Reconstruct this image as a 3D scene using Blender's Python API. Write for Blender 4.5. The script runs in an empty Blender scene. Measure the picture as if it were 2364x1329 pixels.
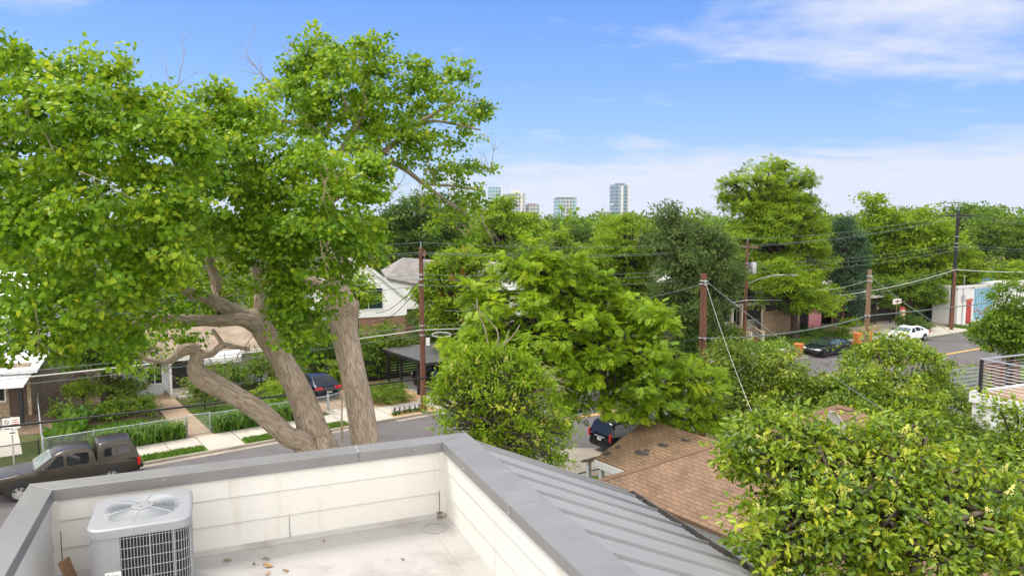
import bpy, math, random
import numpy as np
from math import sin, cos, pi, sqrt
from mathutils import Vector, Matrix
R = math.radians
sc = bpy.context.scene
col = sc.collection
# ---- the viewpoint: 11.5 m up, looking along +Y and slightly down
F, CX, CY, PITCH, H = 1700.0, 1182.0, 664.5, R(5.5), 11.5
_c, _s = cos(PITCH), sin(PITCH)
def ray(px, py):
    a = (px - CX) / F; b = (CY - py) / F
    return np.array([a, _c + b * _s, -_s + b * _c])
def W(px, py, Y):
    d = ray(px, py); return np.array([0, 0, H]) + d * (Y / d[1])
def G(px, py, z=0.0):
    d = ray(px, py); return np.array([0, 0, H]) + d * ((z - H) / d[2])
# ---- the street frame: O on the far kerb; s along the street, n away from the viewer
O = np.array([-4.3, 42.9]); SD = np.array([.809, .588]); SN = np.array([-.588, .809]); A1 = R(36)
T = np.array([23.5, 59.8]); TD = np.array([.855, .519]); TN = np.array([-.519, .855]); A2 = R(31.3)
def S(s, n): p = O + s * SD + n * SN; return (float(p[0]), float(p[1]))
def S2(s, n): p = T + s * TD + n * TN; return (float(p[0]), float(p[1]))

def rotz(a): return Matrix.Rotation(a, 4, 'Z')
class MB:
    def __init__(self): self.v = []; self.f = []; self.m = []; self.a = []
    def add(self, vs, fs, mi=0, M=None, at=None):
        o = len(self.v)
        if M is not None: vs = [tuple(M @ Vector(p)) for p in vs]
        self.v.extend([tuple(map(float, p)) for p in vs])
        self.a.extend(at if at is not None else [(0., 0., 0.)] * len(vs))
        for f in fs: self.f.append(tuple(i + o for i in f)); self.m.append(mi)
        return self
    def box(self, x0, x1, y0, y1, z0, z1, mi=0, M=None):
        vs = [(x0,y0,z0),(x1,y0,z0),(x1,y1,z0),(x0,y1,z0),(x0,y0,z1),(x1,y0,z1),(x1,y1,z1),(x0,y1,z1)]
        return self.add(vs, [(0,3,2,1),(4,5,6,7),(0,1,5,4),(1,2,6,5),(2,3,7,6),(3,0,4,7)], mi, M)
    def quad(self, a, b, c, d, mi=0, uv=None):
        return self.add([a,b,c,d], [(0,1,2,3)], mi, None, uv)
    def slab(self, pts, t, mi=0, uv=None):
        """a planar polygon (counter-clockwise seen from its top) with thickness t straight down"""
        n = len(pts); lo = [(p[0], p[1], p[2] - t) for p in pts]
        fs = [tuple(range(n)), tuple(range(2*n-1, n-1, -1))]
        fs += [(i, i+n, (i+1) % n + n, (i+1) % n) for i in range(n)]
        return self.add(list(pts) + lo, fs, mi, None, (list(uv) * 2) if uv else None)
    def prism(self, poly, y0, y1, mi=0, M=None):
        """polygon in (x,z) pushed along y"""
        n = len(poly)
        vs = [(p[0], y0, p[1]) for p in poly] + [(p[0], y1, p[1]) for p in poly]
        fs = [tuple(range(n)), tuple(range(2*n-1, n-1, -1))] + [(i, i+n, (i+1) % n + n, (i+1) % n) for i in range(n)]
        return self.add(vs, fs, mi, M)
    def tube(self, pts, rad, seg=8, mi=0, caps=True, wob=0, rng=None):
        pts = [np.array(p, float) for p in pts]; n = len(pts)
        if not hasattr(rad, '__len__'): rad = [rad] * n
        vs, at = [], []; prev = None; L = 0.
        for i, p in enumerate(pts):
            t = pts[min(i+1, n-1)] - pts[max(i-1, 0)]; t /= (np.linalg.norm(t) + 1e-9)
            if prev is None:
                u = np.cross(t, [0, 0, 1.]) if abs(t[2]) < .9 else np.cross(t, [0, 1., 0])
            else: u = prev - t * prev.dot(t)
            u /= (np.linalg.norm(u) + 1e-9); prev = u; w = np.cross(t, u)
            if i: L += np.linalg.norm(p - pts[i-1])
            for k in range(seg):
                a = 2 * pi * k / seg; r = rad[i]
                if wob: r *= 1 + wob * (sin(2*a + L*1.3) * .5 + sin(3*a - L*2.1 + 1) * .4 + sin(5*a + L*3.7) * .3 + (rng.random() - .5) * .5)
                vs.append(p + r * (cos(a) * u + sin(a) * w)); at.append((cos(a) * rad[i], sin(a) * rad[i], L))
        fs = [(i*seg+k, i*seg+(k+1) % seg, (i+1)*seg+(k+1) % seg, (i+1)*seg+k) for i in range(n-1) for k in range(seg)]
        if caps: fs += [tuple(range(seg-1, -1, -1)), tuple(range((n-1)*seg, n*seg))]
        return self.add(vs, fs, mi, None, at)
    def bar(self, a, b, r, seg=6, mi=0): return self.tube([a, b], [r, r], seg, mi)
    def lathe(self, prof, seg=16, mi=0, M=None, cap=True):
        """profile of (r,z) turned round z"""
        n = len(prof)
        vs = [(r*cos(2*pi*k/seg), r*sin(2*pi*k/seg), z) for r, z in prof for k in range(seg)]
        fs = [(i*seg+k, i*seg+(k+1) % seg, (i+1)*seg+(k+1) % seg, (i+1)*seg+k) for i in range(n-1) for k in range(seg)]
        if cap: fs += [tuple(range(seg-1, -1, -1)), tuple(range((n-1)*seg, n*seg))]
        return self.add(vs, fs, mi, M)
    def loft(self, rings, mi=0, M=None, closed=True, cap=True):
        k = len(rings[0]); n = len(rings); vs = [p for r in rings for p in r]
        fs = [(i*k+j, i*k+(j+1) % k, (i+1)*k+(j+1) % k, (i+1)*k+j) for i in range(n-1) for j in range(k if closed else k-1)]
        if cap: fs += [tuple(range(k-1, -1, -1)), tuple(range((n-1)*k, n*k))]
        return self.add(vs, fs, mi, M)
    def build(self, name, mats, parent=None, smooth=None, bevel=0):
        me = bpy.data.meshes.new(name)
        me.from_pydata(self.v, [], self.f)
        if not isinstance(mats, (list, tuple)): mats = [mats]
        for m in mats: me.materials.append(m)
        if len(mats) > 1: me.polygons.foreach_set('material_index', self.m)
        if any(x != (0., 0., 0.) for x in self.a):
            at = me.attributes.new('puv', 'FLOAT_VECTOR', 'POINT')
            at.data.foreach_set('vector', np.array(self.a, dtype=np.float32).ravel())
        me.update(); me.validate()
        if smooth is not None:
            me.polygons.foreach_set('use_smooth', [True] * len(me.polygons))
            me.set_sharp_from_angle(angle=R(smooth))
        o = bpy.data.objects.new(name, me); col.objects.link(o)
        if parent: o.parent = parent
        if bevel:
            b = o.modifiers.new('edge', 'BEVEL'); b.width = bevel; b.segments = 2; b.limit_method = 'ANGLE'; b.angle_limit = R(40)
        return o

LABELS = []
def tag(o, label, cat, group=None, kind=None):
    o['label'] = label; o['category'] = cat
    if group: o['group'] = group
    if kind: o['kind'] = kind
    LABELS.append(label); return o
def thing(name, label, cat, loc=(0,0,0), rz=0, group=None):
    o = bpy.data.objects.new(name, None); col.objects.link(o); o.empty_display_size = .3
    o.location = (float(loc[0]), float(loc[1]), float(loc[2]) if len(loc) > 2 else 0.); o.rotation_euler = (0, 0, rz)
    return tag(o, label, cat, group)
def struct(name, mb, m, **k):
    o = mb.build(name, m, **k); o['kind'] = 'structure'; return o

# ---------------------------------------------------------------- materials
def _new(name):
    m = bpy.data.materials.new(name); m.use_nodes = True; nt = m.node_tree
    return m, nt, nt.nodes, nt.links, nt.nodes['Principled BSDF']
def rgba(c): return (c[0], c[1], c[2], 1.)
def noise(nd, lk, scale, detail=4, vec=None, rough=.55):
    n = nd.new('ShaderNodeTexNoise'); n.inputs['Scale'].default_value = scale; n.inputs['Detail'].default_value = detail
    n.inputs['Roughness'].default_value = rough
    if vec is not None: lk.new(vec, n.inputs['Vector'])
    return n
def mapr(nd, lk, src, a, b, c=0., d=1.):
    r = nd.new('ShaderNodeMapRange'); lk.new(src, r.inputs[0])
    for i, v in enumerate((a, b, c, d)): r.inputs[i+1].default_value = v
    return r.outputs[0]
def mixc(nd, lk, fac, a, b):
    m = nd.new('ShaderNodeMix'); m.data_type = 'RGBA'
    if hasattr(fac, 'links') or not isinstance(fac, (int, float)): lk.new(fac, m.inputs[0])
    else: m.inputs[0].default_value = fac
    for i, v in ((6, a), (7, b)):
        if isinstance(v, tuple): m.inputs[i].default_value = rgba(v)
        else: lk.new(v, m.inputs[i])
    return m.outputs[2]
def mth(nd, lk, op, a, b=None, clamp=False):
    m = nd.new('ShaderNodeMath'); m.operation = op; m.use_clamp = clamp
    for i, v in enumerate((a, b)):
        if v is None: continue
        if isinstance(v, (int, float)): m.inputs[i].default_value = v
        else: lk.new(v, m.inputs[i])
    return m.outputs[0]
def coord(nd, which='Object'): return nd.new('ShaderNodeTexCoord').outputs[which]
def stretch(nd, lk, vec, s, rot=None):
    m = nd.new('ShaderNodeMapping'); lk.new(vec, m.inputs[0]); m.inputs['Scale'].default_value = s
    if rot: m.inputs['Rotation'].default_value = rot
    return m.outputs[0]
def attr(nd, name):
    a = nd.new('ShaderNodeAttribute'); a.attribute_name = name; return a
def bump(nd, lk, b, src, strength, dist=.02):
    n = nd.new('ShaderNodeBump'); n.inputs['Strength'].default_value = strength; n.inputs['Distance'].default_value = dist
    lk.new(src, n.inputs['Height']); lk.new(n.outputs[0], b.inputs['Normal'])

def mat(name, c, rough=.6, metal=0., var=.15, scale=2., c2=None, bmp=0., bs=30., spec=.5, st=(1,1,1), coat=0., dirt=None):
    m, nt, nd, lk, b = _new(name)
    v = stretch(nd, lk, coord(nd), st)
    n = noise(nd, lk, scale, 6, v)
    lo = tuple(x * (1 - var) for x in c); hi = c2 if c2 else tuple(min(1, x * (1 + var)) for x in c)
    colr = mixc(nd, lk, mapr(nd, lk, n.outputs[0], .3, .7), lo, hi)
    if dirt:
        n2 = noise(nd, lk, dirt[1], 8, v, .65)
        colr = mixc(nd, lk, mapr(nd, lk, n2.outputs[0], dirt[2], dirt[2] + .18, 0, dirt[3]), colr, dirt[0])
    lk.new(colr, b.inputs['Base Color'])
    b.inputs['Roughness'].default_value = rough; b.inputs['Metallic'].default_value = metal
    b.inputs['Specular IOR Level'].default_value = spec; b.inputs['Coat Weight'].default_value = coat
    if bmp:
        n3 = noise(nd, lk, bs, 6, v); bump(nd, lk, b, n3.outputs[0], bmp)
    return m
def glass(name, c=(.02,.025,.03), rough=.05):
    return mat(name, c, rough, 0., .3, .6, spec=.5)
def lines_mat(name, c, period, axis, depth=.45, width=.08, **k):
    """painted boards: narrow dark joints repeated along one axis of the object"""
    m = mat(name, c, **k); nt = m.node_tree; nd, lk = nt.nodes, nt.links; b = nd['Principled BSDF']
    sep = nd.new('ShaderNodeSeparateXYZ'); lk.new(coord(nd), sep.inputs[0])
    fr = mth(nd, lk, 'FRACT', mth(nd, lk, 'DIVIDE', sep.outputs[axis], period))
    line = mth(nd, lk, 'LESS_THAN', fr, width)
    src = b.inputs['Base Color'].links[0].from_socket
    lk.new(mixc(nd, lk, mth(nd, lk, 'MULTIPLY', line, depth), src, tuple(x * .35 for x in c)), b.inputs['Base Color'])
    bump(nd, lk, b, mth(nd, lk, 'SUBTRACT', 1., line), .6, .02)
    return m
def shingle(name, c1, c2, tab=.33, exp=.14, dark=.5):
    m, nt, nd, lk, b = _new(name)
    a = attr(nd, 'puv')
    br = nd.new('ShaderNodeTexBrick'); lk.new(a.outputs['Vector'], br.inputs['Vector'])
    br.inputs['Color1'].default_value = rgba(c1); br.inputs['Color2'].default_value = rgba(c2)
    br.inputs['Mortar'].default_value = rgba(tuple(x * dark for x in c1)); br.inputs['Scale'].default_value = 1.
    br.inputs['Brick Width'].default_value = tab; br.inputs['Row Height'].default_value = exp; br.inputs['Mortar Size'].default_value = .016
    br.inputs['Mortar Smooth'].default_value = .3; br.inputs['Bias'].default_value = .1; br.offset = .5
    n = noise(nd, lk, 1.1, 6, a.outputs['Vector']); n2 = noise(nd, lk, 60, 3, a.outputs['Vector'])
    v = mth(nd, lk, 'MULTIPLY', mapr(nd, lk, n.outputs[0], .3, .7, .72, 1.2), mapr(nd, lk, n2.outputs[0], .3, .7, .85, 1.12))
    hs = nd.new('ShaderNodeHueSaturation'); lk.new(br.outputs[0], hs.inputs['Color']); lk.new(v, hs.inputs['Value'])
    lk.new(hs.outputs[0], b.inputs['Base Color']); b.inputs['Roughness'].default_value = .9; b.inputs['Specular IOR Level'].default_value = .2
    bump(nd, lk, b, mth(nd, lk, 'SUBTRACT', n2.outputs[0], mth(nd, lk, 'MULTIPLY', br.outputs['Fac'], 1.5)), .5, .01)
    return m
def brickwall(name, c1, c2, mortar, bw=.22, bh=.075):
    m, nt, nd, lk, b = _new(name)
    sep = nd.new('ShaderNodeSeparateXYZ'); lk.new(coord(nd), sep.inputs[0])
    cmb = nd.new('ShaderNodeCombineXYZ'); lk.new(mth(nd, lk, 'ADD', sep.outputs[0], sep.outputs[1]), cmb.inputs[0]); lk.new(sep.outputs[2], cmb.inputs[1])
    br = nd.new('ShaderNodeTexBrick'); lk.new(cmb.outputs[0], br.inputs['Vector'])
    for k, v in (('Color1', c1), ('Color2', c2), ('Mortar', mortar)): br.inputs[k].default_value = rgba(v)
    br.inputs['Scale'].default_value = 1.; br.inputs['Brick Width'].default_value = bw; br.inputs['Row Height'].default_value = bh; br.inputs['Mortar Size'].default_value = bh * .1
    n = noise(nd, lk, 1.5, 6, coord(nd))
    hs = nd.new('ShaderNodeHueSaturation'); lk.new(br.outputs[0], hs.inputs['Color']); lk.new(mapr(nd, lk, n.outputs[0], .3, .7, .7, 1.15), hs.inputs['Value'])
    lk.new(hs.outputs[0], b.inputs['Base Color']); b.inputs['Roughness'].default_value = .85
    bump(nd, lk, b, mth(nd, lk, 'SUBTRACT', 1., br.outputs['Fac']), .5, .01)
    return m
def bark(name, c1, c2, deep, k=1.):
    m, nt, nd, lk, b = _new(name)
    a = attr(nd, 'puv').outputs['Vector']
    warp = noise(nd, lk, 2.2, 3, a); add = nd.new('ShaderNodeVectorMath'); add.operation = 'MULTIPLY_ADD'
    lk.new(warp.outputs['Color'], add.inputs[0]); add.inputs[1].default_value = (.07, .07, .07); lk.new(a, add.inputs[2])
    v1 = stretch(nd, lk, add.outputs[0], (1, 1, .095))
    vo = nd.new('ShaderNodeTexVoronoi'); vo.feature = 'DISTANCE_TO_EDGE'; vo.inputs['Scale'].default_value = 12 * k; lk.new(v1, vo.inputs['Vector'])
    n = noise(nd, lk, 14 * k, 8, stretch(nd, lk, a, (1, 1, .3)), .7); n2 = noise(nd, lk, 1.3, 4, a)
    ridge = mapr(nd, lk, vo.outputs['Distance'], 0.0, .16)
    colr = mixc(nd, lk, mapr(nd, lk, n2.outputs[0], .35, .65), c1, c2)
    hs = nd.new('ShaderNodeHueSaturation'); lk.new(colr, hs.inputs['Color']); lk.new(mapr(nd, lk, n.outputs[0], .25, .75, .8, 1.18), hs.inputs['Value'])
    lk.new(mixc(nd, lk, ridge, deep, hs.outputs[0]), b.inputs['Base Color']); b.inputs['Roughness'].default_value = .95; b.inputs['Specular IOR Level'].default_value = .15
    bump(nd, lk, b, mth(nd, lk, 'ADD', ridge, mth(nd, lk, 'MULTIPLY', n.outputs[0], .7)), .6, .04)
    return m
def leafmat(name, ramp, trans=.35, rough=.5, spec=.35):
    m, nt, nd, lk, b = _new(name)
    a = attr(nd, 'tint'); cr = nd.new('ShaderNodeValToRGB'); lk.new(a.outputs['Fac'], cr.inputs[0])
    e = cr.color_ramp.elements
    while len(e) < len(ramp): e.new(.5)
    for i, (p, c) in enumerate(ramp): e[i].position = p; e[i].color = rgba(c)
    lk.new(cr.outputs[0], b.inputs['Base Color']); b.inputs['Roughness'].default_value = rough; b.inputs['Specular IOR Level'].default_value = spec
    t = nd.new('ShaderNodeBsdfTranslucent'); hs = nd.new('ShaderNodeHueSaturation'); lk.new(cr.outputs[0], hs.inputs['Color'])
    hs.inputs['Hue'].default_value = .485; hs.inputs['Value'].default_value = 1.5; lk.new(hs.outputs[0], t.inputs['Color'])
    mx = nd.new('ShaderNodeMixShader'); mx.inputs[0].default_value = trans
    lk.new(b.outputs[0], mx.inputs[1]); lk.new(t.outputs[0], mx.inputs[2]); lk.new(mx.outputs[0], nd['Material Output'].inputs[0])
    return m

M = {}
M['siding'] = mat('cream fibre cement', (.60,.59,.56), .55, var=.03, scale=1.2, bmp=.06, bs=60, dirt=((.38,.33,.26), 1.9, .54, .45), st=(2.2,2.2,.35))
M['coping'] = mat('grey painted coping metal', (.195,.193,.195), .45, .15, .10, 2.5, bmp=.05, bs=140, dirt=((.29,.29,.295), 3.5, .60, .5))
M['deck'] = mat('pale roof membrane', (.345,.335,.32), .75, var=.07, scale=1.1, bmp=.12, bs=24, dirt=((.17,.155,.135), 1.25, .50, .6))
M['metal_roof'] = mat('grey metal roofing', (.25,.25,.255), .5, .0, .06, .9, bmp=.03, bs=9, dirt=((.22,.21,.205), 1.5, .58, .5))
M['gutter'] = mat('weathered dark gutter', (.10,.09,.085), .6, .2, .3, 3)
M['joint'] = mat('dark joint', (.16,.14,.12), .9)
M['ac'] = mat('pale grey enamel', (.27,.27,.288), .4, .0, .05, 3, bmp=.03, bs=50, dirt=((.22,.22,.24), 5., .58, .4))
M['acwire'] = mat('painted steel wire', (.33,.35,.36), .5)
M['acdark'] = mat('dark condenser coil', (.018,.020,.024), .6, .3)
M['sticker'] = mat('white sticker', (.78,.78,.76), .5, var=.03); M['ink'] = mat('dark print', (.03,.035,.04), .6)
M['wood_raw'] = mat('brown wood', (.22,.13,.07), .7, var=.3, scale=4, st=(1,1,.2))
M['asphalt'] = mat('asphalt', (.125,.114,.114), .9, var=.10, scale=.35, bmp=.25, bs=60, spec=.2, dirt=((.075,.068,.066), .6, .52, .6))
def cracked(m, scale, w, dark):
    nt = m.node_tree; nd, lk = nt.nodes, nt.links; b = nd['Principled BSDF']; src = b.inputs['Base Color'].links[0].from_socket
    wn = noise(nd, lk, .9, 5, coord(nd)); ad = nd.new('ShaderNodeVectorMath'); ad.operation = 'MULTIPLY_ADD'; lk.new(wn.outputs['Color'], ad.inputs[0]); ad.inputs[1].default_value = (1.6, 1.6, 0); lk.new(coord(nd), ad.inputs[2])
    vo = nd.new('ShaderNodeTexVoronoi'); vo.feature = 'DISTANCE_TO_EDGE'; vo.inputs['Scale'].default_value = scale; lk.new(ad.outputs[0], vo.inputs['Vector'])
    pn = noise(nd, lk, .13, 2, coord(nd)); ok = mapr(nd, lk, pn.outputs[0], .45, .55)
    ln = mth(nd, lk, 'MULTIPLY', mapr(nd, lk, vo.outputs['Distance'], w*.4, w, 1., 0.), ok)
    lk.new(mixc(nd, lk, mth(nd, lk, 'MULTIPLY', ln, .75), src, dark), b.inputs['Base Color'])
cracked(M['asphalt'], .22, .012, (.035,.032,.03))
M['concrete'] = mat('pale concrete', (.40,.37,.315), .85, var=.08, scale=.8, bmp=.1, bs=20, dirt=((.36,.32,.25), 1.2, .58, .4))
M['kerb'] = mat('weathered kerb', (.28,.245,.195), .9, var=.18, scale=.9, bmp=.15, bs=20, dirt=((.20,.17,.13), 1.4, .55, .5))
M['path'] = mat('brown path', (.31,.22,.14), .9, var=.15, scale=1.2, bmp=.2, bs=20)
M['mulch'] = mat('tan gravel mulch', (.42,.27,.14), .95, var=.3, scale=14, bmp=.5, bs=40)
M['yellow'] = mat('yellow road paint', (.50,.30,.07), .8, var=.2, scale=2)
M['dirt'] = mat('bare leaf-strewn soil', (.13,.085,.055), .95, var=.35, scale=3, bmp=.4, bs=30)
M['lawn'] = mat('lawn', (.070,.135,.018), .9, var=.35, scale=1.4, c2=(.115,.19,.028), bmp=.6, bs=45, spec=.1, dirt=((.11,.085,.035), .9, .60, .5))
M['ground'] = mat('rough ground', (.055,.085,.02), .95, var=.4, scale=.35, c2=(.10,.10,.04), bmp=.4, bs=20, spec=.1, dirt=((.12,.085,.05), .22, .56, .7))
M['black'] = mat('black painted metal', (.018,.018,.02), .5, .2, .2)
M['galv'] = mat('galvanised steel', (.40,.42,.44), .45, .6, .1)
M['white'] = mat('white paint', (.62,.62,.61), .6, var=.03, dirt=((.55,.53,.48), 2., .62, .3))
M['cream'] = mat('cream trim', (.52,.485,.40), .6, var=.05)
M['glass'] = glass('window glass'); M['glassgreen'] = glass('dark green glass', (.012,.03,.032))
M['bb'] = lines_mat('white board and batten', (.46,.48,.50), .3, 0, .4, .09, rough=.6, var=.05)
M['lap'] = lines_mat('white lap siding', (.78,.78,.77), .2, 2, .18, .06, rough=.6, var=.03)
M['fenceboard'] = lines_mat('brown fence boards', (.23,.16,.10), .14, 0, .6, .1, rough=.85, var=.3)
M['darkboard'] = lines_mat('dark timber boards', (.035,.027,.023), .15, 0, .5, .1, rough=.85, var=.3)
M['redslat'] = mat('red stained timber', (.13,.04,.022), .6, var=.3, st=(.3,.3,4))
M['tan_shingle'] = shingle('tan shingles', (.36,.285,.21), (.30,.235,.17))
M['brown_shingle'] = shingle('brown shingles', (.235,.155,.092), (.185,.124,.078), .31, .145, .5)
M['red_shingle'] = shingle('reddish shingles', (.25,.160,.106), (.200,.130,.088), .31, .145, .55)
M['ridge_shingle'] = shingle('ridge caps', (.29,.18,.12), (.24,.15,.10), .6, .22, .6)
M['grey_shingle'] = shingle('grey shingles', (.33,.31,.29), (.27,.25,.235), .5, .18)
M['dark_shingle'] = shingle('dark shingles', (.115,.115,.13), (.09,.09,.10), .5, .18)
M['whitemetal'] = lines_mat('white metal roofing', (.70,.71,.72), .4, 0, .35, .08, rough=.4, var=.04)
M['stone'] = brickwall('limestone blocks', (.40,.31,.20), (.30,.225,.145), (.24,.19,.14), .5, .25)
M['brick'] = brickwall('brown brick', (.30,.15,.085), (.24,.12,.07), (.32,.26,.2))
M['rust'] = mat('reddish brown creosoted pole', (.125,.050,.028), .85, var=.35, scale=3, st=(4,4,.3), bmp=.3, bs=12)
M['polegrey'] = mat('weathered brown pole', (.19,.115,.072), .9, var=.4, scale=3, st=(4,4,.3), bmp=.3, bs=12)
M['poledark'] = mat('dark tarred pole', (.012,.012,.013), .8, var=.3, scale=3, st=(4,4,.3))
M['wire'] = mat('weathered cable', (.12,.16,.145), .6); M['wirelight'] = mat('pale cable', (.50,.50,.47), .5); M['wireblack'] = mat('black cable', (.012,.012,.014), .5)
M['orange'] = mat('orange plastic', (.50,.17,.035), .5, var=.1)
M['tyre'] = mat('tyre rubber', (.014,.014,.015), .85); M['rim'] = mat('alloy rim', (.45,.44,.42), .35, .2); M['rimdark'] = mat('dark rim', (.03,.03,.032), .4, .5)
M['carglass'] = glass('car glass', (.010,.012,.014), .03); M['carglasslight'] = glass('car glass with painted reflection', (.10,.14,.14), .06)  # carglasslight: reflected brightness is put into the paler base colour
M['lamp'] = mat('clear lamp', (.65,.67,.7), .15); M['tail'] = mat('red tail lamp', (.42,.012,.012), .2); M['amber'] = mat('amber lamp', (.7,.22,.02), .2)
M['chrome'] = mat('chrome', (.65,.65,.66), .15, .9); M['plastic'] = mat('black trim plastic', (.016,.016,.017), .6)
M['plate'] = mat('number plate', (.6,.6,.55), .5)
def paint(name, c, rough=.38, metal=.1): return mat(name, c, rough, metal, .05, 1., coat=.18, spec=.35)
# ================================================================ GROUND, STREET, PAVEMENTS
g = MB(); g.quad((-4000,-600,0),(4000,-600,0),(4000,6000,0),(-4000,6000,0)); struct('ground', g, M['ground'])
# far kerb line as world points (s along the street, bending gently to the right of O)
def kerb_line():
    pts = [S(s, 0) for s in (-70, -40, -20, -8, 0)]
    mid = (np.array(S(6, 0)) + np.array(S2(-26.5, 0))) / 2
    pts += [tuple(mid)] + [S2(s, 0) for s in (-18, -9, 0, 12, 25, 45, 90)]
    return [np.array(p) for p in pts]
KL = kerb_line()
def offs(pts, d):
    out = []
    for i, p in enumerate(pts):
        t = pts[min(i+1, len(pts)-1)] - pts[max(i-1, 0)]; t = t / np.linalg.norm(t); out.append(p + d * np.array([-t[1], t[0]]))
    return out
def ribbon(d0, d1, z, i0=0, i1=None, thick=0, pts=KL):
    pts = pts[i0:i1]; a, b = offs(pts, d0), offs(pts, d1); mb = MB(); n = len(pts)
    vs = [(*p, z) for p in a] + [(*p, z) for p in b]; fs = [(i, i+1, n+i+1, n+i) for i in range(n-1)]
    if thick:
        vs += [(*p, z-thick) for p in a] + [(*p, z-thick) for p in b]
        fs += [(2*n+i, 2*n+i+1, i+1, i) for i in range(n-1)] + [(n+i, n+i+1, 3*n+i+1, 3*n+i) for i in range(n-1)]
        fs += [(0, n, 3*n, 2*n), (n-1, 3*n-1, 4*n-1, 2*n-1)]
    return mb.add(vs, fs)
KL2 = []
for i in range(len(KL)-1):
    for k in range(6): KL2.append(KL[i] + (KL[i+1]-KL[i]) * k / 6)
KL2.append(KL[-1])
struct('street', ribbon(-11, -.16, .006, pts=KL2), M['asphalt'])
o = struct('road_marking', ribbon(-5.75, -5.45, .011, pts=KL2), M['yellow'])
def strip(s0, s1, n0, n1, z, thick, m, name, fr=S, bevel=0):
    mb = MB(); k = max(1, int(abs(s1-s0) / 1.5))
    P = [fr(s0 + (s1-s0)*i/k, n0) for i in range(k+1)] + [fr(s1 - (s1-s0)*i/k, n1) for i in range(k+1)]
    mb.slab([(p[0], p[1], z) for p in P], thick); return struct(name, mb, m, bevel=bevel)
def kerbs(s0, s1, fr=S): strip(s0, s1, -.17, .0, .125, .125, M['kerb'], 'kerb', fr, .02); strip(s0, s1, -.55, -.17, .016, .02, M['kerb'], 'gutter_pan', fr)
def slabs(s0, s1, n0, n1, step, fr=S, z=.115, m='concrete'):
    mb = MB(); n = max(1, round((s1-s0) / step)); w = (s1-s0) / n
    for i in range(n):
        a, b = s0 + i*w + .012, s0 + (i+1)*w - .012
        mb.slab([(*fr(a, n0), z), (*fr(b, n0), z), (*fr(b, n1), z), (*fr(a, n1), z)], .115)
    return struct('sidewalk', mb, M[m], bevel=.008)
kerbs(-60, -5.4); kerbs(-3.0, .2); kerbs(4.0, 13.6)
kerbs(-16, 16.9, S2); kerbs(27.5, 29.5, S2); kerbs(44, 80, S2)
slabs(-60, -13.1, .95, 2.75, 1.5); slabs(-13.08, -11.3, .0, 2.75, 1.78); slabs(-11.28, -5.62, .95, 2.75, 1.42); slabs(-2.9, 0, .95, 2.6, 1.45); slabs(4.6, 13, .95, 2.6, 1.5)
slabs(-14, 16.9, 1.6, 3.0, 1.5, S2, .1)
strip(-5.6, -2.92, .02, 3.8, .10, .1, M['concrete'], 'driveway'); strip(-5.8, -2.9, 3.82, 20, .05, .06, M['path'], 'driveway')
strip(.1, 4.5, .02, 3.1, .10, .1, M['concrete'], 'driveway'); strip(1.0, 4.1, 3.12, 9.5, .06, .06, M['concrete'], 'driveway')
strip(-2.9, .08, .0, .93, .11, .1, M['mulch'], 'mulch_bed'); strip(-3.0, 6.4, 2.62, 10, .04, .05, M['mulch'], 'mulch_bed')
strip(-60, -13.1, .0, .93, .118, .1, M['lawn'], 'verge'); strip(-11.28, -5.65, .0, .93, .118, .1, M['lawn'], 'verge')
strip(-13.5, -12.1, 2.77, 14.2, .05, .06, M['path'], 'garden_path'); strip(-19.6, -14.5, 3.0, 8.6, .03, .04, M['lawn'], 'lawn'); strip(-12.0, -6.0, 3.0, 9, .03, .04, M['lawn'], 'lawn')
strip(-40, -13.6, 8.7, 26, .022, .03, M['dirt'], 'soil'); strip(-40, -19.7, 2.8, 8.6, .03, .04, M['ground'], 'lawn')
strip(-16, 16.9, 3.02, 9.5, .09, .1, M['lawn'], 'lawn', S2); strip(-16, 16.9, .02, 1.58, .11, .11, M['lawn'], 'verge', S2)
strip(-3, 9, 10.1, 16, .06, .06, M['lawn'], 'lawn', S)
strip(17, 27.4, .1, 11, .085, .08, M['concrete'], 'forecourt', S2); strip(29.6, 60, .1, 3.6, .085, .08, M['concrete'], 'forecourt', S2); strip(27.45, 29.55, 3.1, 11, .085, .08, M['path'], 'forecourt', S2)
strip(27.5, 29.5, .1, 3, .115, .11, M['lawn'], 'verge', S2); strip(31.3, 45, 2.4, 3.6, .10, .10, M['lawn'], 'verge', S2)
strip(-16, 22, -13.4, -11.02, .02, .02, M['lawn'], 'verge', S2); strip(-60, 3, -14, -11.02, .02, .02, M['lawn'], 'verge'); m = MB(); m.slab([tuple(G(px, py))[:2] + (.04,) for px, py in ((1230,1100),(1420,1100),(1440,1035),(1255,1035))], .03); struct('driveway', m, M['kerb'])

# ================================================================ THE HOUSE WE LOOK FROM
HY = R(22.6); HZ = 8.08
house = thing('townhouse', 'cream sided townhouse with flat parapet roof and ribbed grey metal lean-to, nearest building', 'house', (-.773, 8.202, 0), HY)
XL, HP, YF = -3.873, .80, -5.6
def up(*b): return (b[0], b[1], b[2], b[3], HZ + b[4], HZ + b[5])
m = MB(); m.box(*up(XL - .17, 2.18, YF, .17, -HZ, -.05)); m.build('wall', M['siding'], house)
m = MB(); m.box(*up(XL, 0, YF, 0, -.05, 0)); m.build('roof_deck', M['deck'], house)
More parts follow.
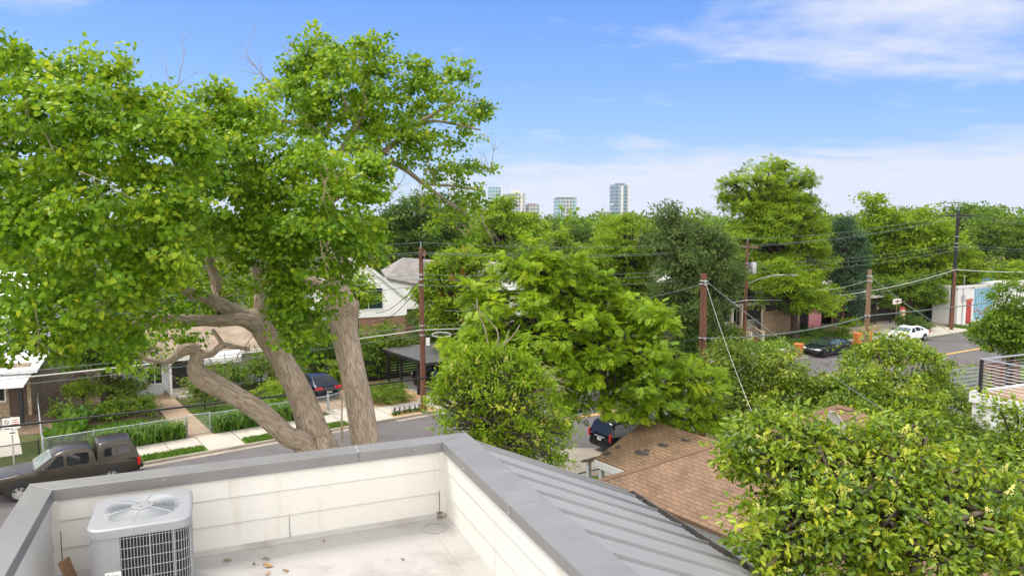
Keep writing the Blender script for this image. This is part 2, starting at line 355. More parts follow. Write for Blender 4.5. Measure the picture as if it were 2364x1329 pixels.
# seams and cant strip of the membrane
m = MB(); m.prism([(0, 0), (.05, 0), (0, .05)], YF, 0, 0, Matrix.Translation((-.0, 0, HZ)) @ Matrix.Scale(-1, 4, (1,0,0)))
m.add([(XL,0,HZ),(0,0,HZ),(0,-.06,HZ),(XL,-.06,HZ),(XL,0,HZ+.05),(0,0,HZ+.05)], [(3,2,5,4)])
m.box(XL, -.02, -.345, -.34, HZ, HZ+.004); m.box(-.245, -.24, YF, -.34, HZ, HZ+.004); m.box(XL, 0, -.06, -.058, HZ+.001, HZ+.006)
m.lathe([(.13, .002), (.135, .006), (.12, .007)], 24, 0, Matrix.Translation((-.22, -.30, HZ)), False)
m.build('membrane_strip', M['deck'], house)
# parapets: core, lapped boards, corner trim
m = MB()
m.box(*up(XL-.17, 0.28, .012, .17, -.05, HP)); m.box(*up(XL-.17, XL-.012, YF, .012, -.05, HP)); m.box(*up(.012, .28, YF, .012, -.05, HP))
m.build('parapet', M['siding'], house)
m = MB(); rng = random.Random(3)
ch = .273
for k in range(3):
    z0, z1 = .012 + k*ch, .012 + (k+1)*ch + (.0 if k < 2 else -.045)
    cuts = [XL, -1.72, 0] if k == 0 else [XL, 0]
    for i in range(len(cuts) - 1):
        a, b = cuts[i] + .002, cuts[i+1] - .002
        m.add([(a,-.008,HZ+z0),(b,-.008,HZ+z0),(b,.012,HZ+z0),(a,.012,HZ+z0),(a,.006,HZ+z1),(b,.006,HZ+z1),(b,.012,HZ+z1),(a,.012,HZ+z1)],
              [(0,3,2,1),(4,5,6,7),(0,1,5,4),(1,2,6,5),(2,3,7,6),(3,0,4,7)])
    for x, sg in ((XL, 1), (0, -1)):
        b0, b1 = x + sg*.008, x - sg*.006; e = x - sg*.012
        m.add([(b0,YF,HZ+z0),(b0,-.012,HZ+z0),(e,-.012,HZ+z0),(e,YF,HZ+z0),(b1,YF,HZ+z1),(b1,-.012,HZ+z1),(e,-.012,HZ+z1),(e,YF,HZ+z1)],
              [(0,3,2,1),(4,5,6,7),(0,1,5,4),(1,2,6,5),(2,3,7,6),(3,0,4,7)])
for x in (XL + .03, -.03): m.box(*up(x-.035, x+.035, -.018, .012, 0, HP-.02))
m.build('siding_board', M['siding'], house, bevel=.0015)
m = MB()   # dark failed caulk lines
m.box(*up(-.071, -.066, -.0195, -.008, .0, .30)); m.box(*up(XL+.067, XL+.072, -.0195, -.008, .0, .46)); m.tube([(-1.72,-.010,HZ+.005),(-1.716,-.0095,HZ+.08),(-1.724,-.009,HZ+.15),(-1.718,-.008,HZ+.26)], .0022, 5)
m.box(*up(XL+.05, -.02, -.0125, -.010, .001, .011)); m.build('caulk_line', M['joint'], house)
# coping of folded metal, mitred, with joints
C0, C1 = HP - .035, HP + .075
xo, xi, yo, yi, ro = XL - .20, XL + .028, .20, -.028, .33
m = MB()
def coping(P):   # P: outer a,b  inner b,a in plan; slight inward fall
    a, b, c, d = P
    m.add([(*a, HZ+C1+.012), (*b, HZ+C1+.012), (*c, HZ+C1), (*d, HZ+C1), (*a, HZ+C0-.05), (*b, HZ+C0-.05), (*c, HZ+C0), (*d, HZ+C0)],
          [(0,3,2,1)[::-1], (0,1,5,4)[::-1], (2,3,7,6)[::-1], (1,2,6,5), (3,0,4,7)])
jx = -.98
coping([(xo, yo), (jx-.002, yo), (jx-.002, yi), (xi, yi)]); coping([(jx+.002, yo), (ro, yo), (-.028, yi), (jx+.002, yi)])
coping([(xo, YF), (xo, yo), (xi, yi), (xi, YF)])
jy = -2.05
coping([(ro, yo), (ro, jy+.002), (-.028, jy+.002), (-.028, yi)]); coping([(ro, jy-.002), (ro, YF), (-.028, YF), (-.028, jy-.002)])
m.build('coping', M['coping'], house, bevel=.004)
m = MB(); m.box(*up(jx-.012, jx+.012, yi+.002, yo-.002, C1-.005, C1+.0135)); m.build('joint_cover', M['galv'], house)
for x, y in ((jx+.06, yi-.001), (-2.9, yi-.001), (-.35, yi-.001)): m = MB(); m.lathe([(.009, 0), (.007, .005), (.001, .007)], 10, 0, Matrix.Translation((x, y, HZ+HP+.03)) @ Matrix.Rotation(pi/2, 4, 'X')); m.build('fastener', M['galv'], house)
for y in (-.75, -2.0): m = MB(); m.lathe([(.009, 0), (.007, .005), (.001, .007)], 10, 0, Matrix.Translation((-.029, y, HZ+HP-.005)) @ Matrix.Rotation(-pi/2, 4, 'Y')); m.build('fastener', M['galv'], house)
# ribbed lean-to roof
RS = .433; X0, X1 = .30, 2.46
def rz(x): return HZ + .833 - RS * (x - X0)
nx = (RS / sqrt(1+RS*RS), 1 / sqrt(1+RS*RS))
m = MB(); ys = [.04] + [-.15 - .485*k for k in range(13)]
prof = []                                                   # pan profile along y with shallow striations and standing ribs
for i, y in enumerate(ys):
    prof += [(y + .015, 0), (y + .011, .030), (y - .011, .030), (y - .015, 0)]
    if i < len(ys) - 1:
        a, b = y - .015, ys[i+1] + .015; L = a - b; nst = 5 if L > .3 else 2
        for k in range(nst):
            c = a - L * (k + .5) / nst
            prof += [(c + .022, 0), (c + .012, .005), (c - .012, .005), (c - .022, 0)]
rings = []
for x in (X0 - .02, 1.0, 1.7, X1): rings.append([(x + nx[0]*h, y, rz(x) + nx[1]*h) for y, h in prof])
m.loft(rings, closed=False, cap=False)
rings2 = [[(x + nx[0]*(-.02), y, rz(x) - nx[1]*.02) for y in (ys[0]+.017, ys[-1])] for x in (X0, X1)]
m.loft(rings2, closed=False, cap=False)
m.box(X0, X1, ys[0]+.018, ys[0]+.03, rz(X1)-.15, rz(X1)-.1)
m.build('metal_roof', M['metal_roof'], house, smooth=35)
m = MB(); m.add([(X0, .06, rz(X0)-.02), (X1, .06, rz(X1)-.02), (X1, .06, rz(X1)-.16), (X0, .06, rz(X0)-.16), (X0, .03, rz(X0)-.02), (X1, .03, rz(X1)-.02), (X1, .03, rz(X1)-.16), (X0, .03, rz(X0)-.16)], [(0,3,2,1),(4,5,6,7),(0,1,5,4),(2,3,7,6),(1,2,6,5)])
m.add([(X0, .03, rz(X0)-.02), (X1-.25, .03, rz(X1-.25)-.02), (X1-.25, YF, rz(X1-.25)-.02), (X0, YF, rz(X0)-.02), (X0, .03, HZ-.1), (X1-.25, .03, HZ-.35), (X1-.25, YF, HZ-.35), (X0, YF, HZ-.1)], [(0,4,5,1), (1,5,6,2), (4,7,6,5)])
m.build('roof_fascia', M['siding'], house)
m = MB(); gz = rz(X1) - .03     # box gutter
for y0, y1 in ((YF, .12),):
    m.box(X1-.03, X1+.13, y0, y1, gz-.115, gz-.105); m.box(X1+.12, X1+.135, y0, y1, gz-.105, gz+.015); m.box(X1-.045, X1-.03, y0, y1, gz-.115, gz-.02); m.box(X1-.03, X1+.12, y1-.012, y1, gz-.105, gz)
for y in (-.17, -2.3, -4.4): m.box(X1-.03, X1+.12, y-.014, y+.014, gz-.01, gz-.004)
m.build('gutter', M['gutter'], house, bevel=.003)

# ---- condenser unit on the roof
ac = thing('condenser_unit', 'pale grey square condenser unit with round fan grille standing on the parapet roof', 'air conditioner', (-.773 + cos(HY)*-3.042 - sin(HY)*-.693, 8.202 + sin(HY)*-3.042 + cos(HY)*-.693, HZ), HY)
aw, at_ = .40, .827
def rrect(h, r, n=6, ins=0):
    P = []
    for cx, cy, a0 in ((h-r, h-r, 0), (-h+r, h-r, 90), (-h+r, -h+r, 180), (h-r, -h+r, 270)):
        for k in range(n+1): a = R(a0 + 90*k/n); P.append((cx + (r-ins)*cos(a), cy + (r-ins)*sin(a)))
    return P
m = MB(); base = rrect(aw-.005, .12)
m.loft([[(x, y, z) for x, y in base] for z in (.0, .055)], 0); m.build('base_pan', M['ac'], ac, smooth=40)
m = MB(); core = rrect(aw-.035, .10); m.loft([[(x, y, z) for x, y in core] for z in (.055, .745)], 0); m.build('coil', M['acdark'], ac, smooth=40)
m = MB()    # wrapped wire guard: verticals every 25 mm and horizontals
path = []
P = rrect(aw-.008, .12, 8)
for i in range(len(P)):
    a, b = np.array(P[i]), np.array(P[(i+1) % len(P)]); L = np.linalg.norm(b-a); n = max(1, int(L/.024))
    for k in range(n): path.append(a + (b-a)*k/n)
path = [p for p in path if not (p[1] < -aw + .02 and p[0] < -.16) and not (p[0] < -aw + .13 and p[1] < -.2)]
for p in path: m.box(p[0]-.0022, p[0]+.0022, p[1]-.0022, p[1]+.0022, .055, .745)
for z in [.10 + .0885*k for k in range(8)]:
    for p, q in zip(path, path[1:]):
        if np.linalg.norm(np.array(p)-np.array(q)) < .06: m.bar((*p, z), (*q, z), .0032, 4)
m.build('wire_guard', M['acwire'], ac)
m = MB()    # corner panel left of the grille, posts
pan = [(-.155, -aw+.005), (-.155, -aw+.03), (-aw+.15, -aw+.03), (-aw+.03, -aw+.13), (-aw+.03, -.2), (-aw+.005, -.2)] + [(-aw+.125-.12*cos(R(a)), -aw+.125-.12*sin(R(a))) for a in (0, 18, 36, 54, 72, 90)]
m.loft([[(x, y, z) for x, y in pan] for z in (.05, .748)], 0)
for x in (.075, .26): m.box(x-.006, x+.006, -aw-.001, -aw+.008, .055, .745)
m.lathe([(.012, 0), (.011, .008), (.002, .012)], 12, 0, Matrix.Translation((-.175, -aw+.004, .50)) @ Matrix.Rotation(pi/2, 4, 'X'))
m.build('corner_panel', M['ac'], ac, smooth=30)
m = MB()    # lid: skirt, rolled edge, top with round opening
o1, o2, o3 = rrect(aw+.006, .125), rrect(aw+.006, .125), rrect(aw-.016, .11)
m.loft([[(x, y, .742) for x, y in o1], [(x, y, .795) for x, y in o2], [(x*.992, y*.992, .812) for x, y in o2], [(x, y, .822) for x, y in o3]], 0, cap=False)
circ = []
for x, y in o3: a = math.atan2(y, x); circ.append((.315*cos(a), .315*sin(a), .827))
circ2 = [(x*.985, y*.985, .812) for x, y, z in circ]; low = [(x*.98, y*.98, .70) for x, y, z in circ]
mid = [((x*.35+c[0]*.65), (y*.35+c[1]*.65), .8275) for (x, y), c in zip(o3, circ)]
m.loft([[(x, y, .822) for x, y in o3], mid, circ, circ2, low], 0, cap=False)
m.build('lid', M['ac'], ac, smooth=30)
m = MB(); ring = lambda r, z: [(r*cos(2*pi*k/48), r*sin(2*pi*k/48), z) for k in range(49)]
for i in range(19):
    r = .10 + i*.0115; m.tube(ring(r, .826 + .018*(1 - ((r-.09)/.23)**2)), .0030, 4, caps=False)
for k in range(6):
    a = R(20 + 60*k); m.tube([((.07 + .25*t)*cos(a), (.07 + .25*t)*sin(a), .829 + .018*(1-t*t)) for t in (0, .25, .5, .75, 1)], .0045, 5)
m.build('fan_guard', M['acwire'], ac)
m = MB(); m.lathe([(.0, .842), (.088, .842), (.094, .849), (.086, .856), (.0, .858)], 28); hub = m.build('hub_plate', M['ac'], ac, smooth=40)
for a in (20, 140, 260): m = MB(); m.lathe([(.009, .857), (.008, .862), (.001, .863)], 8, 0, Matrix.Translation((.055*cos(R(a)), .055*sin(R(a)), 0))); m.build('bolt', M['joint'], hub)
m = MB()
for k in range(4):
    a = R(90*k + 30); rr = rotz(a)
    m.add([tuple(rr @ Vector(p)) for p in ((.05,-.05,.72), (.30,-.10,.735), (.31,.07,.765), (.06,.05,.75))], [(0,1,2,3)])
m.lathe([(.08, .69), (.085, .78), (.03, .79)], 16); m.build('fan', M['plastic'], ac)
m = MB(); m.lathe([(.30, .70), (.02, .70)], 24, cap=False); m.build('shroud_floor', M['acdark'], ac)
def text_mesh(s, size, mtl, loc, rot, parent, name='lettering'):
    cu = bpy.data.curves.new(name, 'FONT'); cu.body = s; cu.size = size; cu.align_x = 'CENTER'; cu.align_y = 'CENTER'; cu.extrude = .0006
    t = bpy.data.objects.new(name, cu); col.objects.link(t); dg = bpy.context.evaluated_depsgraph_get()
    me = bpy.data.meshes.new_from_object(t.evaluated_get(dg)); bpy.data.objects.remove(t); me.materials.clear(); me.materials.append(mtl)
    o = bpy.data.objects.new(name, me); col.objects.link(o); o.parent = parent; o.location = loc; o.rotation_euler = rot; return o
m = MB(); m.box(-.275, -.155, -aw+.0015, -aw+.005, .395, .445); st = m.build('sticker', M['sticker'], ac)
text_mesh('Puron', .036, M['ink'], (-.215, -aw+.0008, .413), (pi/2, 0, 0), st)
m = MB(); m.box(-.222, -.209, -aw+.0005, -aw+.001, .432, .4335); m.box(-.217, -.213, -aw+.0005, -aw+.001, .434, .441); m.build('emblem', M['ink'], st)
mm = Matrix.Translation((-.352, -.352, 0)) @ rotz(R(-45)); m = MB(); m.box(-.03, .03, -.0015, .002, .40, .555, 0, mm)
st2 = m.build('rating_label', M['sticker'], ac); st2.location = (.0, .0, 0); m = MB()
for k in range(12): m.box(-.026, .026 - .012*(k % 3), -.0022, -.0016, .41 + k*.0118, .4165 + k*.0118, 0, mm)
m.build('print_line', M['ink'], st2)
for oo in (st2,): oo.location = (.011, .011, 0)
# ---- board leaning at the left parapet, leaves lying on the deck
def hl(x, y, z=0): return (-.773 + cos(HY)*x - sin(HY)*y, 8.202 + sin(HY)*x + cos(HY)*y, HZ + z)
t = MB(); t.add([(-.06,0,0),(.06,0,0),(.06,.03,0),(-.06,.03,0),(-.06,.14,.40),(.06,.14,.40),(.06,.17,.39),(-.06,.17,.39)], [(0,3,2,1),(4,5,6,7),(0,1,5,4),(1,2,6,5),(2,3,7,6),(3,0,4,7)])
o = t.build('plank', M['wood_raw'], bevel=.003); o.location = hl(XL + .31, -.60); o.rotation_euler = (0, 0, HY + R(66)); tag(o, 'short brown plank leaning against the white side parapet beside the condenser unit', 'plank')
lm = [mat('fallen leaf ' + n, c, .7, var=.2, scale=30) for n, c in (('olive', (.16,.17,.07)), ('tan', (.36,.20,.07)), ('grey', (.20,.18,.13)), ('pale', (.42,.30,.20)))]
def dry_leaf(px, py, L, k, rot, label, group=None):
    p = G(px, py, HZ); m = MB(); w = L * .36; N = 6; ring = []
    for i in range(N+1):
        u = i/N; h = w * sin(pi * u)**.8; z = .012 * sin(pi*u*1.3 + k) + .006
        ring.append([(L*(u-.5), -h/1.4, z + .012), (L*(u-.5), 0, z), (L*(u-.5), h/1.4, z + .014)])
    m.loft(ring, 0, closed=False, cap=False); m.tube([(L*.5, 0, .02), (L*.72, .01, .015)], .0015, 4)
    o = m.build('fallen_leaf', lm[k], smooth=60); o.location = (p[0], p[1], HZ + .002); o.rotation_euler = (0, 0, R(rot))
    return tag(o, label, 'leaf', group)
G1 = 'dead leaves on the roof deck'
dry_leaf(525, 1296, .075, 0, 30, 'olive green dead leaf on the roof deck, closest to the condenser', G1)
dry_leaf(614, 1292, .06, 0, 10, 'small olive dead leaf just behind the big tan leaf on the deck', G1)
dry_leaf(619, 1308, .10, 1, 5, 'largest orange tan dead leaf on the roof deck', G1)
dry_leaf(660, 1319, .06, 1, 40, 'small orange dead leaf to the right of the largest leaf', G1)
dry_leaf(586, 1302, .04, 2, 80, 'tiny grey dead leaf to the left of the largest leaf', G1)
dry_leaf(748, 1250, .05, 1, 100, 'brown curled leaf lying against the back parapet foot', G1)
dry_leaf(930, 1292, .035, 2, 20, 'lone small dead leaf far out on the open deck', G1)
dry_leaf(618, 1325, .06, 3, 60, 'pale pinkish dead leaf nearest the bottom edge of the view', G1)
for k, (dx, dy, L, kk, rr) in enumerate(((-.055, -.06, .07, 1, 20), (-.10, -.075, .06, 2, 120), (-.03, -.10, .05, 3, 70))):
    p = hl(dx, dy); m = dry_leaf(1018, 1200, L, kk, rr, 'dead leaf in the small heap at the inner parapet corner', G1); m.location = (p[0], p[1], HZ + .006 + .01*k)
m = MB(); m.box(*up(-.10, -.035, -.022, -.012, .0, .06)); m.build('drain_scupper', M['joint'], house)

# ================================================================ NEIGHBOURING HOUSES
def frame(pos, ang): return (pos[0], pos[1], 0), ang
def gable_x(x0, x1, y0, y1, ze, zr, ov=.4, th=.14):
    """gable roof with its ridge along x -> two slabs with shingle coordinates"""
    m = MB(); ym = (y0+y1)/2; k = (zr-ze)/(ym-y0); ya, yb = y0-ov, y1+ov; za = ze - k*ov; L = math.hypot(ym-ya, zr-za)
    m.slab([(x0-ov,ya,za),(x1+ov,ya,za),(x1+ov,ym,zr),(x0-ov,ym,zr)], th, 0, [(x0,0.,0.),(x1+2*ov,0.,0.),(x1+2*ov,L,0.),(x0,L,0.)])
    m.slab([(x1+ov,yb,za),(x0-ov,yb,za),(x0-ov,ym,zr-.001),(x1+ov,ym,zr-.001)], th, 0, [(x1,0.,0.),(x0-2*ov,0.,0.),(x0-2*ov,L,0.),(x1,L,0.)])
    return m
def gable_y(x0, x1, y0, y1, ze, zr, ov=.4, th=.14):
    m = MB(); xm = (x0+x1)/2; k = (zr-ze)/(xm-x0); xa, xb = x0-ov, x1+ov; za = ze - k*ov; L = math.hypot(xm-xa, zr-za)
    m.slab([(xa,y1+ov,za),(xa,y0-ov,za),(xm,y0-ov,zr),(xm,y1+ov,zr)], th, 0, [(y1,0.,0.),(y0-2*ov,0.,0.),(y0-2*ov,L,0.),(y1,L,0.)])
    m.slab([(xb,y0-ov,za),(xb,y1+ov,za),(xm,y1+ov,zr-.001),(xm,y0-ov,zr-.001)], th, 0, [(y0,0.,0.),(y1+2*ov,0.,0.),(y1+2*ov,L,0.),(y0,L,0.)])
    return m
def gwall(x0, x1, y0, y1, ze, zr, axis, z0=0):
    """walls with gable ends"""
    m = MB()
    if axis == 'y':
        xm = (x0+x1)/2; m.prism([(x0,z0),(x1,z0),(x1,ze),(xm,zr-.16),(x0,ze)], y0, y1)
    else:
        ym = (y0+y1)/2; m.prism([(-y1,z0),(-y0,z0),(-y0,ze),(-ym,zr-.16),(-y1,ze)], x0, x1, 0, Matrix(((0,1,0,0),(-1,0,0,0),(0,0,1,0),(0,0,0,1))))
    return m
def window(parent, x0, x1, z0, z1, y, fm='white', gm='glass', mull=1, side=None, fw=.08, sill=True):
    """window in the wall plane y (facing -y); side=+x: in the plane x=y facing +x"""
    def bx(m, a, b, d0, d1, c, d):
        if side: m.box(min(y - side*d0, y - side*d1), max(y - side*d0, y - side*d1), a, b, c, d)
        else: m.box(a, b, y+d0, y+d1, c, d)
    f = MB(); bx(f, x0-fw, x1+fw, -.05, .0, z1, z1+fw); bx(f, x0-fw, x1+fw, -.06 if sill else -.05, .0, z0-fw, z0); bx(f, x0-fw, x0, -.05, .0, z0, z1); bx(f, x1, x1+fw, -.05, .0, z0, z1)
    for k in range(1, mull+1): xm = x0 + (x1-x0)*k/(mull+1); bx(f, xm-.03, xm+.03, -.045, -.006, z0, z1)
    o = f.build('window', M[fm], parent); p = MB(); bx(p, x0, x1, -.006, -.003, z0, z1); p.build('pane', M[gm], o); return o

# ---- brown shingled hip-roofed cottage to the right
BA = R(36); eb = np.array([cos(BA), sin(BA)]); 
p0 = G(1378, 1109, 2.9)
cot = thing('shingled_cottage', 'brown shingled hip roof cottage with white posted side porch beside the townhouse', 'house', (p0[0], p0[1], 0), BA - pi/2)
# local x: from the street towards the viewer's right (away from the street), local y: along the street (uphill to the right)
zE, pit = 2.9, .54; Wd, Ln = 10.4, 10.9
h = Wd/2*pit
m = MB()
P = [(0,0,zE), (Ln,0,zE), (Ln,Wd,zE), (0,Wd,zE)]; r0, r1 = (Wd/2, Wd/2, zE+h), (Ln-Wd/2, Wd/2, zE+h); sl = math.hypot(Wd/2, h)
m.slab([P[0],P[1],r1,r0], .12, 0, [(0,0.,0.),(Ln,0.,0.),(Ln-Wd/2,sl,0.),(Wd/2,sl,0.)])
m.slab([P[3],P[0],r0], .12, 0, [(Wd,0.,0.),(0.,0.,0.),(Wd/2,sl,0.)])
m.slab([P[2],P[3],r0,r1], .12, 0, [(Ln,0.,0.),(0.,0.,0.),(Wd/2,sl,0.),(Ln-Wd/2,sl,0.)])
m.slab([P[1],P[2],r1], .12, 0, [(0.,0.,0.),(Wd,0.,0.),(Wd/2,sl,0.)])
m.build('roof', M['red_shingle'], cot)
m = MB()
for a, b in ((P[0], r0), (P[3], r0), (r0, r1)):
    a, b = np.array(a), np.array(b); n = int(np.linalg.norm(b-a)/.2); d = (b-a)/n; s_ = np.cross(d, [0,0,1]); s_ = s_/np.linalg.norm(s_)*.15
    for k in range(n):
        q = a + d*k; e = q + d*1.12; u = np.array([0,0,.030]); c = np.array([0,0,.045]); dn = np.array([0,0,-.045])
        m.add([q-s_+dn, q+c, q+s_+dn, e-s_+dn+u*.4, e+c+u*.2-u*.6, e+s_+dn+u*.4], [(0,1,4,3)[::-1], (1,2,5,4)[::-1], (0,2,1)], 0, None, [(k*.2, 0., 0.)]*6)
m.build('ridge_cap', M['ridge_shingle'], cot)
m = MB(); m.box(.5, Ln-.5, .5, Wd-.5, 0, zE-.05); m.build('wall', M['bb'], cot)
# porch gable on the street side: ridge along local x, its near slope towards us
inv = Matrix(((cos(BA-pi/2), -sin(BA-pi/2)), (sin(BA-pi/2), cos(BA-pi/2)))).inverted()
def cl(P): q = inv @ Vector((P[0]-p0[0], P[1]-p0[1])); return (q[0], q[1], P[2])
tipz = 4.0; tip = cl(G(1491, 967, tipz)); ea = cl(G(1375, 1058, 3.0)); x_s = (tip[0]+ea[0])/2
pw = tip[1] - ea[1]; yl = ea[1]; yr = tip[1]
m = MB(); L2 = math.hypot(pw, tipz-3.0)
m.slab([(x_s, yl, 3.0), (4.6, yl, 3.0), (4.6, yr, tipz), (x_s, yr, tipz)], .12, 0, [(0.,0.,0.),(4.6-x_s,0.,0.),(4.6-x_s,L2,0.),(0.,L2,0.)])
m.slab([(4.6, yr+pw, 3.0), (x_s, yr+pw, 3.0), (x_s, yr, tipz), (4.6, yr, tipz)], .12, 0, [(0.,0.,0.),(4.6-x_s,0.,0.),(4.6-x_s,L2,0.),(0.,L2,0.)])
m.build('porch_roof', M['brown_shingle'], cot)
m = MB(); m.slab([(x_s-1.15, yl+.35, 2.55), (x_s+.1, yl+.35, 2.95), (x_s+.1, yr+pw, 2.95), (x_s-1.15, yr+pw, 2.55)], .08, 0, [(0.,0.,0.),(0.,1.3,0.),(4.5,1.3,0.),(4.5,0.,0.)])
m.build('awning_roof', M['red_shingle'], cot)
dk = mat('exposed dark felt', (.035,.03,.028), .9, var=.2)
def rp(x, v, dz=.004): return (x, yl + pw*v, 3.0 + (tipz-3.0)*v + dz)
for x, v, a, b in ((x_s+.05,.12,.26,.09), (x_s+.18,.30,.2,.07), (x_s+1.02,.34,.62,.07), (x_s+1.25,.42,.28,.05), (x_s+1.5,.60,.42,.07), (x_s+2.05,.82,.36,.045), (x_s+.05,.93,.2,.06)):
    m = MB(); m.add([rp(x,v), rp(x+a*.35,v-.02), rp(x+a,v+.01), rp(x+a*.95,v+b), rp(x+a*.55,v+b*.75), rp(x+.03,v+b)], [(0,1,2,3,4,5)]); m.build('bare_patch', dk, cot)
m = MB(); m.box(x_s, 4.0, yl-.05, yl-.012, 2.72, 2.97); m.box(x_s-.06, x_s-.015, yl-.05, yr+pw, 2.66, 2.86); m.box(x_s+.05, 4.0, yl+.14, yl+.2, 2.6, 2.86); m.build('fascia', M['white'], cot)
for x, y in ((x_s+.15, yl+.17), (x_s+1.35, yl+.17), (x_s-1.0, yl+.6)):
    m = MB(); m.box(x-.07, x+.07, y-.07, y+.07, 0, 2.6); m.box(x-.1, x+.1, y-.1, y+.1, 0, .25); m.build('porch_post', M['white'], cot, bevel=.01)
m = MB(); m.box(x_s, 4., yl+.3, yr+pw-.3, 0, .35); m.build('porch_floor', M['concrete'], cot)
m = MB(); m.box(x_s+1.7, 3.8, yl+.9, yl+.95, .3, 2.7); m.build('screen', M['glassgreen'], cot)
# roof vents and dish
def roof_z(x, y): return zE + min(x, y, Wd-y, Ln-x)*pit
def on_roof(px, py, hgt):
    z = 8.
    while z > 2.9:
        l = cl(G(px, py, z))
        if 0 < l[0] < Ln and 0 < l[1] < Wd and roof_z(l[0], l[1]) + hgt >= z: break
        z -= .02
    return z
def vent(px, py, z, sc_, label):
    z = on_roof(px, py, .45*sc_); q = G(px, py, z); t = thing('roof_vent', label, 'roof vent', (q[0], q[1], z - .45*sc_), 0, 'galvanised vents on the cottage roof')
    m = MB(); m.lathe([(.14*sc_, -.3), (.14*sc_, .42*sc_)], 18); m.lathe([(.2*sc_, -.32), (.15*sc_, .02)], 18); m.build('pipe', M['galv'], t, smooth=40)
    m = MB(); m.lathe([(.14*sc_, .40*sc_), (.21*sc_, .42*sc_), (.22*sc_, .56*sc_), (.17*sc_, .68*sc_), (.02, .73*sc_)], 20)
    for k in range(12): a = 2*pi*k/12; m.bar((.215*sc_*cos(a), .215*sc_*sin(a), .43*sc_), (.16*sc_*cos(a), .16*sc_*sin(a), .70*sc_), .012*sc_, 5)
    m.build('rusty_cap', mat('rusted vent cap', (.30,.17,.11), .7, .4, .4, 9), t, smooth=40)
vent(2046, 1022, 5.75, 1.1, 'rusty capped roof vent poking out of leaves right of the satellite dish')
vent(1828, 966, 5.9, .8, 'smaller rusty roof vent half hidden by leaves left of the satellite dish')
zd = on_roof(1932, 982, .95); q = G(1932, 982, zd)
dish = thing('satellite_dish', 'white oval satellite dish mounted on the brown shingled roof', 'satellite dish', (q[0], q[1], zd - .95), R(105))
m = MB(); N = 24; rings = []
for j in range(6):
    r = .42*j/5; rings.append([(r*.85*cos(2*pi*k/N), -.10*(1-(j/5)**2), r*sin(2*pi*k/N)*1.1) for k in range(N)])
m.loft(rings, 0, Matrix.Translation((0,0,.95)) @ Matrix.Rotation(R(-22), 4, 'X'), cap=False); o = m.build('reflector', mat('dull white dish', (.66,.66,.66), .5), dish, smooth=60)
sm = o.modifiers.new('thick', 'SOLIDIFY'); sm.thickness = .012
m = MB(); m.tube([(0,-.05,.0), (0,-.12,.5), (0,-.14,.9)], .025, 8); m.tube([(0,-.1,.66), (0,.30,.60), (0,.62,.74)], .018, 8); m.build('mast', M['galv'], dish, smooth=40)
m = MB(); m.box(-.06, .06, .58, .74, .72, .80); m.box(-.045, .045, .56, .60, .76, .98); m.build('receiver', M['white'], dish, bevel=.015)

# ---- deck house at the right edge
dz = 6.1; q = G(2247, 905, dz)
dh = thing('deck_house', 'pale grey house block with raised timber deck and cable railing', 'house', (q[0], q[1], 0), HY)
m = MB(); m.box(0, 9, -7, 0, 0, dz-.30); m.build('wall', M['white'], dh)
m = MB(); m.box(-.06, 9, -7, -.0, dz-.30, dz-.26); m.box(-.10, .0, -7.0, .06, dz-.30, dz+.03); m.box(0, 9, -.02, .08, dz-.30, dz+.04); m.build('fascia', M['white'], dh, bevel=.01)
m = MB(); wd = mat('deck timber', (.33,.205,.125), .7, var=.25, scale=2, st=(.4,6,1)); rng = random.Random(5)
for k in range(48): y = -.16 - k*.142; m.box(.10, 8.9, y-.136, y, dz-.03, dz + .0)
m.build('decking', wd, dh, bevel=.004)
m = MB(); m.box(.02, .10, -7, -.05, dz-.22, dz-.004); m.build('rim_board', mat('dark rim timber', (.12,.055,.035), .7, var=.2, scale=3, st=(1,.2,2)), dh)
rail = MB()
posts = [(.16, -.10), (3.2, -.10), (6.2, -.10), (.16, -2.9), (.16, -5.6)]
for x, y in posts:
    m = MB(); m.box(x-.04, x+.04, y-.04, y+.04, dz, dz+1.03); m.box(x-.07, x+.07, y-.07, y+.07, dz, dz+.02); m.build('rail_post', M['black'], dh)
m = MB(); m.box(.10, 9, -.145, -.06, dz+1.03, dz+1.065); m.box(.115, .205, -6.9, -.145, dz+1.03, dz+1.065); m.build('top_rail', M['galv'], dh, bevel=.005)
m = MB()
for k in range(9): z = dz + .1 + k*.1; m.bar((.16, -.10, z), (9, -.10, z), .007, 5); m.bar((.16, -.10, z), (.16, -6.9, z), .007, 5)
m.build('rail_cable', M['galv'], dh)
# slatted fences
def slat_fence(name, label, pos, ang, L, hgt, n, m1, slat=.10, gap=.02, post=2.0, m2='black'):
    t = thing(name, label, 'fence', (*pos, 0), ang); mb = MB()
    for k in range(n): z = .08 + k*(slat+gap); mb.box(0, L, -.015, .015, z, z+slat)
    mb.build('slat', M[m1], t)
    x = 0.
    while x <= L + .01: mb = MB(); mb.box(x-.04, x+.04, .02, .10, 0, hgt); mb.build('post', M[m2], t); x += post
    return t
q = G(2195, 858, 1.7)
slat_fence('slat_fence', 'red stained horizontal slat fence by the street behind the deck railing', (q[0], q[1]), A2, 9, 1.8, 14, 'redslat', .10, .022, 2.2, 'redslat')
q = G(2212, 912, 3.5); slat_fence('slat_fence', 'grey horizontal slat screen left of the raised timber deck', (q[0]-.3, q[1]), HY, 1.9, 4.6, 26, 'galv', .12, .06, 1.8, 'galv')

